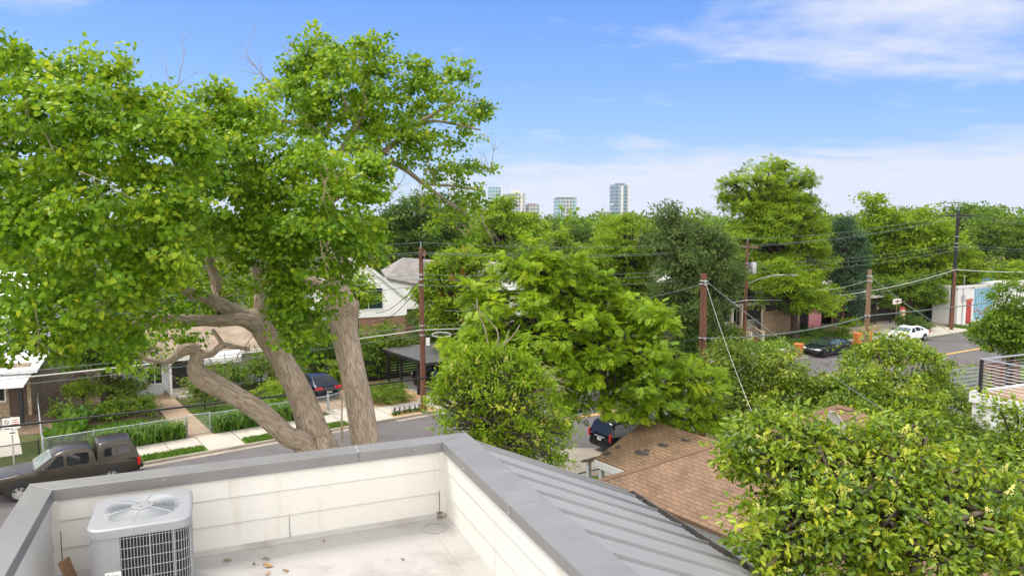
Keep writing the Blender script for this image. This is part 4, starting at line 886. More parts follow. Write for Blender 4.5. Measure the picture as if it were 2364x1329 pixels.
# brown pickup with a fitted bed cap
TR = dict(cat='pickup truck', L=5.4, W=1.9, xf=2.62, belt=1.10, gc=.36, r=.39, wheels=(1.70, -1.62), flare=1, tap=.12, rim=M['rim'], spokes=6,
 top=[(2.62,.62),(2.60,.98),(2.45,1.10),(1.35,1.17),(.9,1.13),(-2.7,1.13),(-2.78,.6)],
 cabs=[dict(p=[(1.25,1.12),(.42,1.70),(.15,1.80),(-.7,1.82),(-1.02,1.76),(-1.10,1.12)], wr=.76,
   wins=[[(.72,1.17),(.10,1.17),(.10,1.66),(.33,1.64)],[(-.02,1.17),(-.82,1.17),(-.82,1.64),(-.02,1.67)]], screens=[(((1.12,1.2),(.5,1.65)),'windscreen',M['carglasslight'])]),
  dict(name='bed_cap', p=[(-1.12,1.1),(-1.14,1.82),(-1.35,1.92),(-2.35,1.92),(-2.52,1.86),(-2.76,1.1)], sm=1, wr=.78, frame=1,
   wins=[[(-1.38,1.32),(-1.86,1.30),(-1.86,1.66),(-1.44,1.66)],[(-1.93,1.30),(-2.46,1.32),(-2.36,1.66),(-1.93,1.66)]], screens=[(((-2.70,1.25),(-2.55,1.72)),'rear_screen',M['carglass'])])],
 head=(2.61,.82,1.0,.35), tail=(-2.79,.72,1.08,.13), tw=(.76,.99), mirror=(.82,1.12), handles=(-.02,-.95), doors=(1.02,.04,-1.0,-1.115), grille=(.6,.98), pz=.62)
pb = paint('brown metallic paint', (.043,.035,.026), .3, .3)
tr = car('pickup_truck', 'brown crew cab pickup truck with matching bed cap parked along the far kerb', S(-19.2, -1.15), A1 + pi, TR, pb)
tr.scale = (1, 1, .95)
m = MB(); m.box(2.42, 2.6, -.86, -.80, .80, .86); m.box(2.42, 2.6, .80, .86, .80, .86); m.build('indicator', M['amber'], tr, bevel=.01)
m = MB()
for sg in (1, -1): m.box(-1.45, -.9+.35, sg*.955-.004, sg*.955+.006, .97, .985)
m.box(-2.9, -2.76, -.8, .8, .52, .72); m.build('bumper', M['plastic'], tr, bevel=.03)
SUV = dict(cat='SUV', L=5.1, W=1.98, xf=2.55, belt=1.12, gc=.33, r=.40, wheels=(1.55, -1.42), tap=.10,
 top=[(2.55,.6),(2.52,1.0),(2.35,1.12),(1.3,1.18),(.9,1.13),(-2.45,1.13),(-2.55,.6)],
 cabs=[dict(p=[(1.3,1.13),(.55,1.72),(.25,1.84),(-.8,1.88),(-2.05,1.86),(-2.25,1.80),(-2.50,1.13)], wr=.76,
   wins=[[(.85,1.19),(.12,1.19),(.12,1.72),(.42,1.70)],[(.0,1.19),(-.95,1.19),(-.95,1.72),(.0,1.74)],[(-1.1,1.19),(-2.2,1.22),(-2.08,1.70),(-1.1,1.72)]],
   screens=[(((1.2,1.2),(.6,1.68)),'windscreen',M['carglass']),(((-2.49,1.17),(-2.28,1.74)),'rear_screen',M['carglass'])])],
 head=(2.54,.85,1.02,.3), tail=(-2.56,.85,1.3,.1), tw=(.84,.97), mirror=(.9,1.15), handles=(.05,-.9), doors=(1.05,.06,-1.02), grille=(.6,1.0), pz=.78, hm=M['plastic'])
pk_ = paint('black car paint', (.008,.008,.010), .15, .2)
q = G(1385, 1047); sv = car('parked_suv', 'black full size SUV on the near street side, seen from behind beneath the ash tree', (q[0] + 2.2*SD[0], q[1] + 2.2*SD[1]), R(34), SUV, pk_, 'cars parked in the street')
sv.scale = (.86, .86, .86)
m = MB(); m.box(-2.585, -2.55, -.48, .40, .98, 1.05); m.build('tailgate_bar', M['chrome'], sv, bevel=.01)
m = MB()
for sg in (1, -1): m.bar((.3, sg*.66, 1.92), (-1.9, sg*.66, 1.94), .03, 8)
for x in (-.2, -1.3): m.bar((x, -.66, 1.93), (x, .66, 1.93), .022, 8)
m.build('roof_rack', M['black'], sv)
SU2 = dict(SUV); SU2.update(L=4.7, W=1.9, xf=2.35, tap=.13, wheels=(1.42, -1.36), r=.37,
 top=[(2.35,.6),(2.3,.92),(2.1,1.02),(1.2,1.1),(.9,1.08),(-2.2,1.08),(-2.35,.6)], belt=1.05, gc=.26, rim=M['rimdark'],
 cabs=[dict(p=[(1.25,1.07),(.5,1.56),(.1,1.68),(-.9,1.68),(-1.7,1.60),(-2.28,1.08)], wr=.70, wins=[[(.8,1.12),(.1,1.12),(.1,1.55),(.35,1.55)],[(0,1.12),(-.85,1.12),(-.85,1.54),(0,1.56)],[(-.97,1.12),(-1.75,1.2),(-1.5,1.46),(-.97,1.52)]],
  screens=[(((1.15,1.14),(.55,1.53)),'windscreen',M['carglass']),(((-2.2,1.14),(-1.75,1.56)),'rear_screen',M['carglass'])])],
 head=(2.3,.72,.86,.3), tail=(-2.36,.82,.98,.12), tw=(.6,.95), mirror=(.8,1.08), grille=(.45,.75), pz=.74)
car('parked_suv', 'black crossover parked under the carport with its tail towards the street', S(2.9, 5.0), A1 + pi/2, SU2, pk_)
SED = dict(cat='car', L=4.7, W=1.82, xf=2.35, belt=.94, gc=.2, r=.33, wheels=(1.42, -1.32), tap=.18,
 top=[(2.35,.45),(2.30,.66),(2.05,.78),(1.2,.92),(.8,.93),(-1.6,.98),(-2.2,.99),(-2.35,.5)],
 cabs=[dict(p=[(1.25,.92),(.45,1.32),(.05,1.43),(-.6,1.44),(-1.1,1.36),(-1.95,.99)], wr=.68, wins=[[(.78,.98),(.08,.98),(.08,1.33),(.42,1.28)],[(-.02,.98),(-.78,.99),(-.72,1.32),(-.02,1.34)],[(-.88,1.0),(-1.4,1.03),(-.95,1.25),(-.84,1.28)]],
  screens=[(((1.12,.98),(.5,1.31)),'windscreen',M['carglasslight']),(((-1.85,1.03),(-1.15,1.34)),'rear_screen',M['carglass'])])],
 head=(2.28,.60,.73,.3), tail=(-2.33,.72,.90,.2), tw=(.45,.96), mirror=(.72,.96), handles=(.05,-.75), doors=(.98,.03,-.8), grille=(.4,.62), pz=.55)
q = G(2115, 789); wc = car('parked_car', 'glossy white sedan parked facing left in front of the cafe', (q[0]+TN[0]*.85, q[1]+TN[1]*.85), A2 + pi, SED, paint('white car paint', (.75,.75,.74), .2, .0), 'cars parked in the street')
m = MB(); m.box(-.75, .0, -.42, .42, 1.452, 1.462); m.build('sunroof', M['carglass'], wc)
TE = dict(SED); TE.update(xf=2.30, top=[(2.30,.42),(2.26,.62),(2.0,.76),(1.2,.90),(.85,.90),(-1.5,.98),(-2.2,1.02),(-2.38,.5)],
 cabs=[dict(p=[(1.35,.90),(.5,1.30),(.0,1.43),(-.5,1.44),(-1.2,1.32),(-2.15,1.02)], wr=.68, wins=[[(.88,.96),(.08,.97),(.08,1.34),(.45,1.26)],[(-.02,.98),(-.78,1.0),(-.74,1.31),(-.02,1.35)],[(-.88,1.01),(-1.5,1.06),(-1.0,1.23),(-.84,1.27)]],
  screens=[(((1.25,.94),(.5,1.29)),'windscreen',glass('greenish windscreen', (.018,.034,.026), .05)),(((.42,1.34),(-1.9,1.10)),'glass_roof',M['carglass'])])], rim=M['rimdark'], glass=glass('glass with painted sky', (.06,.11,.12), .06))  # side windows: the sky's reflection is put into their base colour
q = G(1930, 821); car('parked_car', 'dark charcoal sedan with black glass roof parked facing left by an orange bin', (q[0]+TN[0]*.85, q[1]+TN[1]*.85), A2 + pi, TE, paint('dark charcoal paint', (.012,.017,.022), .2, .4), 'cars parked in the street')
car('parked_car', 'dark blue sedan standing tail out in the gated driveway between trunks', S(-4.35, 8.5), A1 + pi/2, dict(SED, glass=M['carglass']), paint('navy car paint', (.010,.013,.024), .2, .3))

# ================================================================ BINS, SIGNS
def bin_(px, py, label, rot):
    q = G(px, py); t = thing('wheelie_bin', label, 'bin', (q[0], q[1], .1), A2 + rot, 'orange bins at the kerb')
    m = MB(); m.loft([[(x*s, y*s, z) for x, y in ((-.27,-.3),(.27,-.3),(.27,.3),(-.27,.3))] for s, z in ((.82,.08),(1.,.92),(1.06,.92),(1.06,.97))]); m.build('tub', M['orange'], t, bevel=.02)
    m = MB(); m.loft([[(x*s, y*s, z) for x, y in ((-.27,-.3),(.27,-.3),(.27,.3),(-.27,.3))] for s, z in ((1.1,.975),(1.1,1.0),(.9,1.06))]); m.bar((-.28,.34,.95), (.28,.34,.95), .025, 8); m.build('lid', M['orange'], t, bevel=.015)
    for x in (-.27, .27): m = MB(); m.lathe([(.02,-.03),(.11,-.03),(.11,.03),(.02,.03)], 16, 0, Matrix.Translation((x,.28,.11)) @ Matrix.Rotation(pi/2, 4, 'Y')); m.build('wheel', M['tyre'], t)
bin_(1843, 824, 'orange wheeled bin at the nose of the dark charcoal sedan', .2); bin_(1979, 797, 'orange wheeled bin at the left of the pair by the pole', -.1); bin_(2003, 793, 'orange wheeled bin at the right of the pair by the pole', .15)
q = G(33, 1076); t = thing('parking_sign', 'white parking restriction sign on a steel post by the pickup truck', 'street sign', (q[0], q[1], 0), R(22))
m = MB(); m.box(-.03, .03, -.02, .02, 0, 2.35); m.build('post', M['galv'], t, bevel=.005)
m = MB(); m.box(-.34, -.01, -.035, -.022, 1.72, 2.30); a_ = m.build('sign_plate', M['sticker'], t, bevel=.01); m = MB(); m.tube([(-.175 + .09*cos(2*pi*k/20), -.038, 2.12 + .09*sin(2*pi*k/20)) for k in range(21)], .012, 5); m.bar((-.24,-.038,2.19), (-.11,-.038,2.05), .012, 5); m.build('ban_symbol', M['ink'], a_)
m = MB(); m.box(-.30, -.05, -.0385, -.0355, 1.78, 1.83); m.build('arrow_bar', M['ink'], a_)
m = MB(); m.box(.01, .34, -.035, -.022, 1.80, 2.32); a_ = m.build('sign_plate', M['sticker'], t, bevel=.01); rd = mat('red print', (.5,.03,.03), .5); m = MB()
for k in range(4): m.box(.05, .30 - .04*(k % 2), -.0385, -.0355, 1.88 + .1*k, 1.92 + .1*k)
m.build('print_line', rd, a_)
m = MB(); m.box(-.12, .16, -.035, -.022, 1.52, 1.68); a_ = m.build('small_plate', M['sticker'], t, bevel=.01); m = MB(); m.box(-.09, .13, -.0385, -.0355, 1.57, 1.63); m.build('print_line', M['ink'], a_)
q = G(2067, 760); t = thing('cafe_sign', 'white oblong sign board with orange lettering on a slim post by the cafe', 'sign', (q[0], q[1], .4), A2)
m = MB(); m.bar((0,0,0), (0,0,2.9), .05, 8); m.build('post', M['polegrey'], t)
m = MB(); m.box(-.68, .68, -.08, .04, 2.25, 2.75); b_ = m.build('sign_board', M['sticker'], t, bevel=.03); m = MB()
for k in range(3): m.box(-.50 + .115*k, -.42 + .115*k, -.09, -.081, 2.40, 2.60)
for k in range(3): m.box(.22 + .115*k, .30 + .115*k, -.09, -.081, 2.40, 2.60)
m.build('lettering', M['orange'], b_); m = MB(); m.lathe([(.0,0),(.17,0),(.17,.01)], 20, 0, Matrix.Translation((0,-.081,2.5)) @ Matrix.Rotation(pi/2, 4, 'X')); m.box(-.3,.3,-.086,-.0815,2.47,2.53); m.build('round_emblem', M['ink'], b_)
q = G(2071, 760); t = thing('striped_totem', 'stacked orange and cream striped totem on a dark stump by the cafe drive', 'totem', (q[0]+.6, q[1]+.3, 0), A2)
m = MB(); m.bar((0,0,0), (0,0,.8), .12, 10); m.build('stump', M['poledark'], t)
for k in range(6): m = MB(); m.lathe([(.26,.8+.2*k),(.29,.85+.2*k),(.29,.95+.2*k),(.26,1.0+.2*k)], 16); m.build('ring', M['orange'] if k % 2 == 0 else M['cream'], t, smooth=50)
m = MB(); m.lathe([(.27,2.0),(.27,2.2),(.0,2.3)], 16); m.build('cap', mat('pink red cap', (.45,.06,.09), .6), t, smooth=50)
q = G(1977, 792); t = thing('sign_post', 'bare green metal sign post between the charcoal sedan and the bins', 'post', (q[0], q[1], 0), 0); m = MB(); m.bar((0,0,0), (0,0,2.0), .035, 6); m.box(-.02, .02, -.16, .16, 1.7, 2.0); m.build('post', mat('green post', (.09,.13,.09), .6), t)
q = G(163, 935); t = MB(); t.bar((0,0,0), (0,0,.9), .05, 8); t.lathe([(.06,.88),(.06,.95),(.0,.97)], 8); o = t.build('marker_stake', M['white'], smooth=50); o.location = (q[0], q[1], 0); tag(o, 'short white pipe standing in the leaf strewn side garden', 'pipe')

# ================================================================ POLES AND WIRES
def pole(label, base, top, r, mk, arms=(), pins=(), lean=(0,0), extra=None):
    t = thing('utility_pole', label, 'utility pole', (base[0], base[1], 0), 0, 'wooden utility poles along the street')
    m = MB(); n = 9; rng = random.Random(int(base[0]*7))
    m.tube([(lean[0]*k/n, lean[1]*k/n, top*k/n) for k in range(n+1)], [r*(1.12-.35*k/n) for k in range(n+1)], 14); m.build('shaft', M[mk], t, smooth=50)
    for z, half, ang, mk2 in arms:
        m = MB(); Mx = Matrix.Translation((lean[0]*z/top, lean[1]*z/top, z)) @ rotz(ang); m.box(-half, half, -r-.13, -r*.5, -.06, .06, 0, Mx)
        c = m.build('crossarm', M[mk2], t); m = MB()
        for x in (-half*.9, -half*.45, half*.45, half*.9): m.lathe([(.02,.06),(.05,.10),(.03,.14),(.05,.18),(.0,.22)], 8, 0, Mx @ Matrix.Translation((x,-r-.06,0)))
        m.build('insulator', M['polegrey'], c)
        m = MB(); m.bar(tuple(Mx @ Vector((half*.6,-r-.05,-.05))), tuple(Mx @ Vector((0,-r-.02,-.7))), .02, 5); m.bar(tuple(Mx @ Vector((-half*.6,-r-.05,-.05))), tuple(Mx @ Vector((0,-r-.02,-.7))), .02, 5); m.build('brace', M['galv'], c)
    if arms: m = MB(); m.bar((lean[0],lean[1],top), (lean[0],lean[1],top+.35), .03, 6); m.build('top_pin', M['galv'], t)
    for z in pins:
        m = MB(); m.lathe([(r*1.1,-.02),(r*1.16,.0),(r*1.1,.02)], 12, 0, Matrix.Translation((lean[0]*z/top,lean[1]*z/top,z))); m.box(-.05+lean[0]*z/top, .05+lean[0]*z/top, -r-.14, -r*.8, z-.05, z+.05); m.build('bracket', M['galv'], t)
    return t
def wire(label, a, b, sag, r=.018, mk='wire', group='overhead wires along the street'):
    a, b = np.array(a, float), np.array(b, float); n = 24
    m = MB(); m.tube([a + (b-a)*k/n - np.array([0,0,4*sag*(k/n)*(1-k/n)]) for k in range(n+1)], r, 5); o = m.build('overhead_wire', M[mk], smooth=80)
    return tag(o, label, 'wire', group)
q1 = G(978, 955); P1 = (q1[0], q1[1]); q3 = G(1717, 790); P3 = (q3[0], q3[1]); P6 = tuple(G(2195, 757)[:2]); P2 = (9.75, 37.0); P4 = (22.5, 46.3); P0 = S(-48, .7); P7 = S2(75, 2); N0 = S(-38, -11.3); N5 = S2(45, -11.5)
t = pole('reddish brown utility pole with short crossarm beside the white gabled house', P1, 9.75, .155, 'rust', [(9.35,.55,A1+R(60),'polegrey')], (8.2,7.95,7.6,5.25,5.0,4.7), (-.05, 0))
m = MB(); m.box(.2, .42, -.2, -.08, 4.1, 4.55); m.build('terminal_box', M['white'], t); m = MB(); m.tube([(1.1+.55*cos(a)*(1 if cos(a)>0 else 1), -.1, 4.72+.14*sin(a)) for a in [2*pi*k/20 for k in range(21)]], .022, 5); m.build('cable_loop', M['white'], t)
t = pole('brown pole with crossarm, grey transformer and street lamp arm by the porch cottage', P3, 9.25, .17, 'rust', [(8.75,1.2,A2+R(75),'polegrey')], (7.3,7.0,6.5,3.9), (.08, 0))
m = MB(); m.lathe([(.0,6.35),(.30,6.36),(.32,6.5),(.32,7.3),(.28,7.4),(.0,7.45)], 18, 0, Matrix.Translation((.62,-.1,0))); m.box(.2,.5,-.2,0,6.6,6.75); m.box(.2,.5,-.2,0,7.1,7.2); x_ = m.build('transformer', M['galv'], t, smooth=50)
m = MB(); m.lathe([(.04,7.42),(.06,7.55),(.03,7.75)], 8, 0, Matrix.Translation((.62,-.1,0))); m.build('bushing', M['polegrey'], x_)
m = MB(); m.tube([(.2,-.1,5.45),(1.2,-.5,5.95),(2.2,-.9,6.25),(3.2,-1.3,6.35)], .045, 8); x_ = m.build('lamp_arm', M['galv'], t, smooth=50); m = MB(); m.loft([[(3.1+d*.0, -1.3-wd, 6.32+zz) for wd, zz in ((-.1,0),(.1,0),(.12,.08),(-.12,.08))] for d in (0,)] + [[(3.1+d, -1.3-d*.35-wd*s, 6.32+zz) for wd, zz in ((-.14,-.03),(.14,-.03),(.14,.10),(-.14,.10))] for d, s in ((.3,1.),(.75,.9),(.95,.4))]); m.build('lamp_head', M['chrome'], x_, smooth=40)
pole('thick brown near pole with guy wires rising from bushes beyond the cottage', P2, 8.65, .20, 'rust', (), (8.3,8.15,5.4), (-.08, 0))
pole('bare weathered pole behind the leafy bush between the two parked sedans', P4, 8.2, .16, 'polegrey', (), (7.8,7.5,5.3), (.06, 0))
pole('tall black tarred pole with slim crossarm at the far right corner', P6, 12.1, .20, 'poledark', [(11.6,1.5,A2+R(80),'poledark')], (9.5,8.8,8.4,6.1), (.1, 0))
pole('short brown pole stub standing against the tall black pole', (P6[0]-.9, P6[1]-1.6), 6.0, .17, 'rust', (), (), (.05, 0))
pole('second far pole at the right margin of the street', P7, 11.5, .18, 'poledark', [(11.1,1.2,A2+R(80),'poledark')], (9.3,6))
hs = lambda P, z, l=0: (P[0] + l*z, P[1] - .18, z)
L1, L3, L6 = -.005, .009, .008
lev = [('topmost', 10.05, 9.55, 11.9, .013), ('second', 9.50, 8.95, 11.6, .014), ('third', 9.42, 8.85, 11.55, .012), ('upper middle', 8.2, 7.3, 8.8, .014), ('central middle', 7.95, 7.0, 8.5, .014), ('lower middle', 7.6, 6.5, 8.25, .016)]
for i, (nm, z1, z3, z6, r) in enumerate(lev):
    j = (i % 3 - 1)*.45 if i else 0
    o1 = lambda P, z, l: (P[0] + l*z + j*.5, P[1] - .2 - j*.6, z)
    wire(f'{nm} thin wire left of the reddish brown pole', hs(P0, z1+.1), o1(P1, z1, L1), .55, r)
    wire(f'{nm} thin wire from the reddish brown pole to the transformer pole', o1(P1, z1, L1), o1(P3, z3, L3), .5, r)
    wire(f'{nm} thin wire from the transformer pole to the tall black pole', o1(P3, z3, L3), o1(P6, z6, L6), .5, r*1.1)
    if i in (0, 1, 3, 4): wire(f'{nm} thin wire right of the tall black pole', o1(P6, z6, L6), o1(P7, z6-.6, 0), .9, r)
for nm, z1, z3, z6, r, mk in (('blue grey communication cable just above the thick pale one', 5.25, 4.25, 6.4, .016, 'wire'), ('thick pale communication cable', 5.0, 3.95, 6.1, .032, 'wirelight'), ('thin communication cable just below the thick pale one', 4.7, 3.6, 5.9, .014, 'wire')):
    wire(nm + ', left of the reddish brown pole', hs(P0, z1+.6), hs(P1, z1, L1), .6, r, mk); wire(nm + ', reddish brown pole to transformer pole', hs(P1, z1, L1), hs(P3, z3, L3), .45, r, mk); wire(nm + ', transformer pole to tall black pole', hs(P3, z3, L3), hs(P6, z6, L6), .9, r, mk)
wire('thick pale cable running right from the tall black pole', hs(P6, 6.1, L6), hs(P7, 5.6), .8, .04, 'wirelight')
wire('thick black cable passing behind the big trunks to the near pole', hs(N0, 6.3), hs(P2, 5.4), .45, .035, 'wireblack'); wire('sagging dark cable from the thick near pole to the bare weathered pole', hs(P2, 5.4), hs(P4, 5.3), .35, .04, 'wire'); wire('dark cable from the bare weathered pole towards the deck side', hs(P4, 5.3), hs(N5, 6.3), .4, .035, 'wire')
GS = 'service drops'
wire('long pale slanting drop from the thick near pole down to the right', hs(P2, 8.3), (13.3, 20.5, 4.3), .25, .013, 'wire', GS); wire('twisted pale drop from the thick near pole to the shingled roof', hs(P2, 8.15), tuple(G(1742, 966, 5.4)), .2, .008, 'wirelight', GS)
wire('slanting drop from the bare weathered pole down to the right', hs(P4, 7.8), tuple(W(2310, 828, 33)), .3, .015, 'wire', GS); wire('drop from the bare weathered pole up left to the cafe', hs(P4, 7.6), tuple(W(1880, 668, 70)), .25, .02, 'wirelight', GS)
wire('upper black drop curving to the white gabled house', hs(P1, 8.0, L1), tuple(W(868, 722, 56)), .5, .022, 'wireblack', GS); wire('lower black drop curving to the white gabled house', hs(P1, 7.7, L1), tuple(W(858, 745, 56)), .6, .022, 'wireblack', GS)
wire('dark drop from the transformer down to the cafe', (P3[0]+.6, P3[1]-.2, 7.4), tuple(W(1990, 688, 76)), .5, .02, 'wire', GS); wire('pale cable from the thick near pole into the ash tree', hs(P2, 8.2), (-2.5, 27.5, 8.0), .5, .012, 'wire', GS)

# ================================================================ DOWNTOWN TOWERS
def facade(name, c1, c2, fl, bay, rough=.25):
    m, nt, nd, lk, b = _new(name); sep = nd.new('ShaderNodeSeparateXYZ'); lk.new(coord(nd), sep.inputs[0])
    fz = mth(nd, lk, 'LESS_THAN', mth(nd, lk, 'FRACT', mth(nd, lk, 'DIVIDE', sep.outputs[2], fl)), .3)
    fx = mth(nd, lk, 'LESS_THAN', mth(nd, lk, 'FRACT', mth(nd, lk, 'DIVIDE', mth(nd, lk, 'ADD', sep.outputs[0], sep.outputs[1]), bay)), .3)
    n = noise(nd, lk, .06, 3, coord(nd)); gl = mixc(nd, lk, mapr(nd, lk, n.outputs[0], .35, .65), tuple(x*.75 for x in c1), c1)
    lk.new(mixc(nd, lk, mth(nd, lk, 'MAXIMUM', fz, fx), gl, c2), b.inputs['Base Color']); b.inputs['Roughness'].default_value = rough; return m
YT = 1700.
def tower(label, px0, px1, py, fm, rot=.35, crown=None, parts=(), Y=YT):
    a, b = W(px0, py, Y), W(px1, py, Y); w = b[0]-a[0]; hgt = a[2]
    t = thing('skyscraper', label, 'skyscraper', ((a[0]+b[0])/2, Y, 0), rot, 'downtown towers on the horizon')
    k = w / (cos(rot) + sin(abs(rot))*.8); d = k*.8
    m = MB(); m.box(-k/2, k/2, -d/2, d/2, 0, hgt); m.build('shaft', fm, t)
    for nm, x0, x1, y0, y1, z0, z1, mm in parts: m = MB(); m.box(x0*k, x1*k, y0*d, y1*d, z0*hgt, z1*hgt); m.build(nm, mm, t)
    return t
fg = facade('teal glass facade', (.06,.24,.28), (.36,.44,.46), 8, 7); fb = facade('blue glass facade', (.05,.11,.18), (.24,.30,.36), 8, 11); fc = facade('pale concrete facade', (.11,.16,.19), (.48,.46,.42), 8, 8, .6); fw = facade('white checker facade', (.20,.26,.32), (.62,.64,.66), 7, 6, .5)
pw_ = mat('pale tower concrete', (.58,.57,.54), .8)
tower('slender blue glass tower, tallest one right of centre', 1409, 1450, 427, fb, .3, parts=[('fin', -.08,.10,-.53,-.45,.02,.97,pw_), ('edge_pier', .44,.56,-.55,.52,.02,1.015,pw_), ('rear_slab', -.1,.52,.2,.56,.0,1.05,fb), ('balcony_stack', -.60,-.5,-.3,.1,.45,.5,pw_)])
tower('short pale block at the foot of the slender blue tower', 1381, 1415, 489, fc, .3, parts=[('roof_screen', -.3,.5,-.4,.4,1.0,1.12,pw_)])
tower('teal glass tower with a flat overhanging roof slab', 1279, 1330, 458, fg, .25, parts=[('roof_slab', -.56,.56,-.58,.58,1.03,1.06,pw_), ('crown_column', -.45,-.42,-.5,-.45,1.0,1.04,pw_), ('facade_panel', -.2,.22,-.53,-.5,.0,.96,fc), ('penthouse', -.35,.45,-.35,.4,1.0,1.03,fg)])
tower('stepped beige tower above the round green tree', 1171, 1213, 446, fc, .4, parts=[('upper_block', -.3,.2,-.3,.3,1.0,1.10,pw_), ('pier', .1,.3,-.54,-.5,0,1.0,pw_)])
tower('lower beige and glass block right of the stepped beige tower', 1214, 1246, 473, fc, .4, parts=[('roof_block', -.4,.25,-.35,.35,1.0,1.08,mat('dull red roof block', (.34,.24,.22), .8))])
tower('narrow glass tower hidden behind the cottonwood branch tips', 1126, 1158, 432, fg, .3, parts=[('fin', .44,.54,-.54,.5,0,1.03,pw_)])
tower('tall white checkered tower seen through cottonwood branches', 1034, 1058, 388, fw, .3, parts=[('crown_block', -.35,.4,-.4,.4,1.0,1.06,fw)])
tower('pale tower stub between the cottonwood branches', 1064, 1080, 430, fw, .3, parts=[('crown_block', -.4,.3,-.4,.4,1.0,1.04,pw_)])
# ================================================================ FOLIAGE
def T_(v, f): return np.array(v, float), f
TPL = {
 'heart': T_([(0,0,0),(.22,.46,.10),(.62,.34,.06),(1,0,-.10),(.62,-.34,.06),(.22,-.46,.10),(.5,0,-.02)], [(0,6,2,1),(6,3,2),(0,5,4,6),(6,4,3)]),
 'oval': T_([(0,0,0),(.35,.5,.10),(.75,.36,.05),(1,0,-.12),(.75,-.36,.05),(.35,-.5,.10),(.5,0,.0)], [(0,6,2,1),(6,3,2),(0,5,4,6),(6,4,3)]),
 'kite': T_([(0,0,0),(.45,.5,.06),(1,0,-.06),(.45,-.5,.06)], [(0,3,2,1)]),
 'blade': T_([(0,.5,0),(0,-.5,0),(.35,.6,.35),(.35,-.6,.35),(.75,.45,.38),(.75,-.45,.38),(1,0,.12)], [(0,1,3,2),(2,3,5,4),(4,5,6)]),
 'paddle': T_([(0,.1,0),(0,-.1,0),(.3,.5,.2),(.3,-.5,.2),(.7,.45,.25),(.7,-.45,.25),(1,0,.1),(.5,0,.1)], [(0,1,3,7,2),(2,7,4),(7,3,5),(4,7,6),(7,5,6)]),
}
def _compound(pairs, lw, ll, droop):
    v, f = [], []
    def leaflet(x, z, ang, L):
        ca, sa = cos(ang), sin(ang); o = len(v)
        for a, s, zz in ((0,0,0),(.45,.5*lw/ll,.03),(1,0,-.12),(.45,-.5*lw/ll,.03)): v.append((x + L*(a*ca - s*sa), L*(a*sa + s*ca), z + L*zz))
        f.append((o, o+3, o+2, o+1))
    for k in range(pairs):
        u = .18 + .72*k/(pairs-1); z = -droop*u*u
        for sg in (1, -1): leaflet(u, z, sg*R(58), ll*(1-.25*abs(u-.5)))
    leaflet(.92, -droop*.85, 0, ll); return T_(v, f)
TPL['ash'] = _compound(4, .25, .56, .26)
TPL['pecan'] = _compound(5, .2, .5, .28)
def _panicle():
    rng = random.Random(1); v, f = [], []
    for k in range(34):
        u = rng.random(); r = .26*(1-u)+.03; a = rng.random()*6.28; x = .15+.85*u; y, z = r*cos(a), r*sin(a); s = .05 + .035*rng.random(); o = len(v)
        v += [(x-s,y,z),(x,y+s,z+s*.4),(x+s,y,z),(x,y-s,z-s*.4)]; f.append((o,o+1,o+2,o+3))
    return T_(v, f)
TPL['panicle'] = _panicle()

def norm(a): return a / (np.linalg.norm(a, axis=1, keepdims=True) + 1e-9)
def leafmesh(name, C, D, Nn, L, Wd, tint, tpl, m, parent):
    V, Fc = TPL[tpl]; n = len(C); k = len(V)
    D = norm(D); S_ = norm(np.cross(Nn, D)); U = np.cross(D, S_)
    P = C[:,None,:] + (D[:,None,:]*V[None,:,0:1])*L[:,None,None] + (S_[:,None,:]*V[None,:,1:2])*Wd[:,None,None] + (U[:,None,:]*V[None,:,2:3])*L[:,None,None]
    P = P.reshape(-1, 3).astype(np.float32)
    loops = np.concatenate([np.array(f) for f in Fc]); sizes = np.array([len(f) for f in Fc])
    allL = (loops[None,:] + (np.arange(n)*k)[:,None]).ravel().astype(np.int32); allS = np.tile(sizes, n); starts = np.concatenate([[0], np.cumsum(allS)[:-1]]).astype(np.int32)
    me = bpy.data.meshes.new(name); me.vertices.add(len(P)); me.vertices.foreach_set('co', P.ravel())
    me.loops.add(len(allL)); me.loops.foreach_set('vertex_index', allL)
    me.polygons.add(len(allS)); me.polygons.foreach_set('loop_start', starts); me.polygons.foreach_set('loop_total', allS.astype(np.int32))
    at = me.attributes.new('tint', 'FLOAT', 'POINT'); at.data.foreach_set('value', np.repeat(tint, k).astype(np.float32))
    me.materials.append(m); me.update(calc_edges=True)
    o = bpy.data.objects.new(name, me); col.objects.link(o)
    if parent: o.parent = parent
    return o
def unit(rg, n):
    v = rg.normal(size=(n,3)); return norm(v)
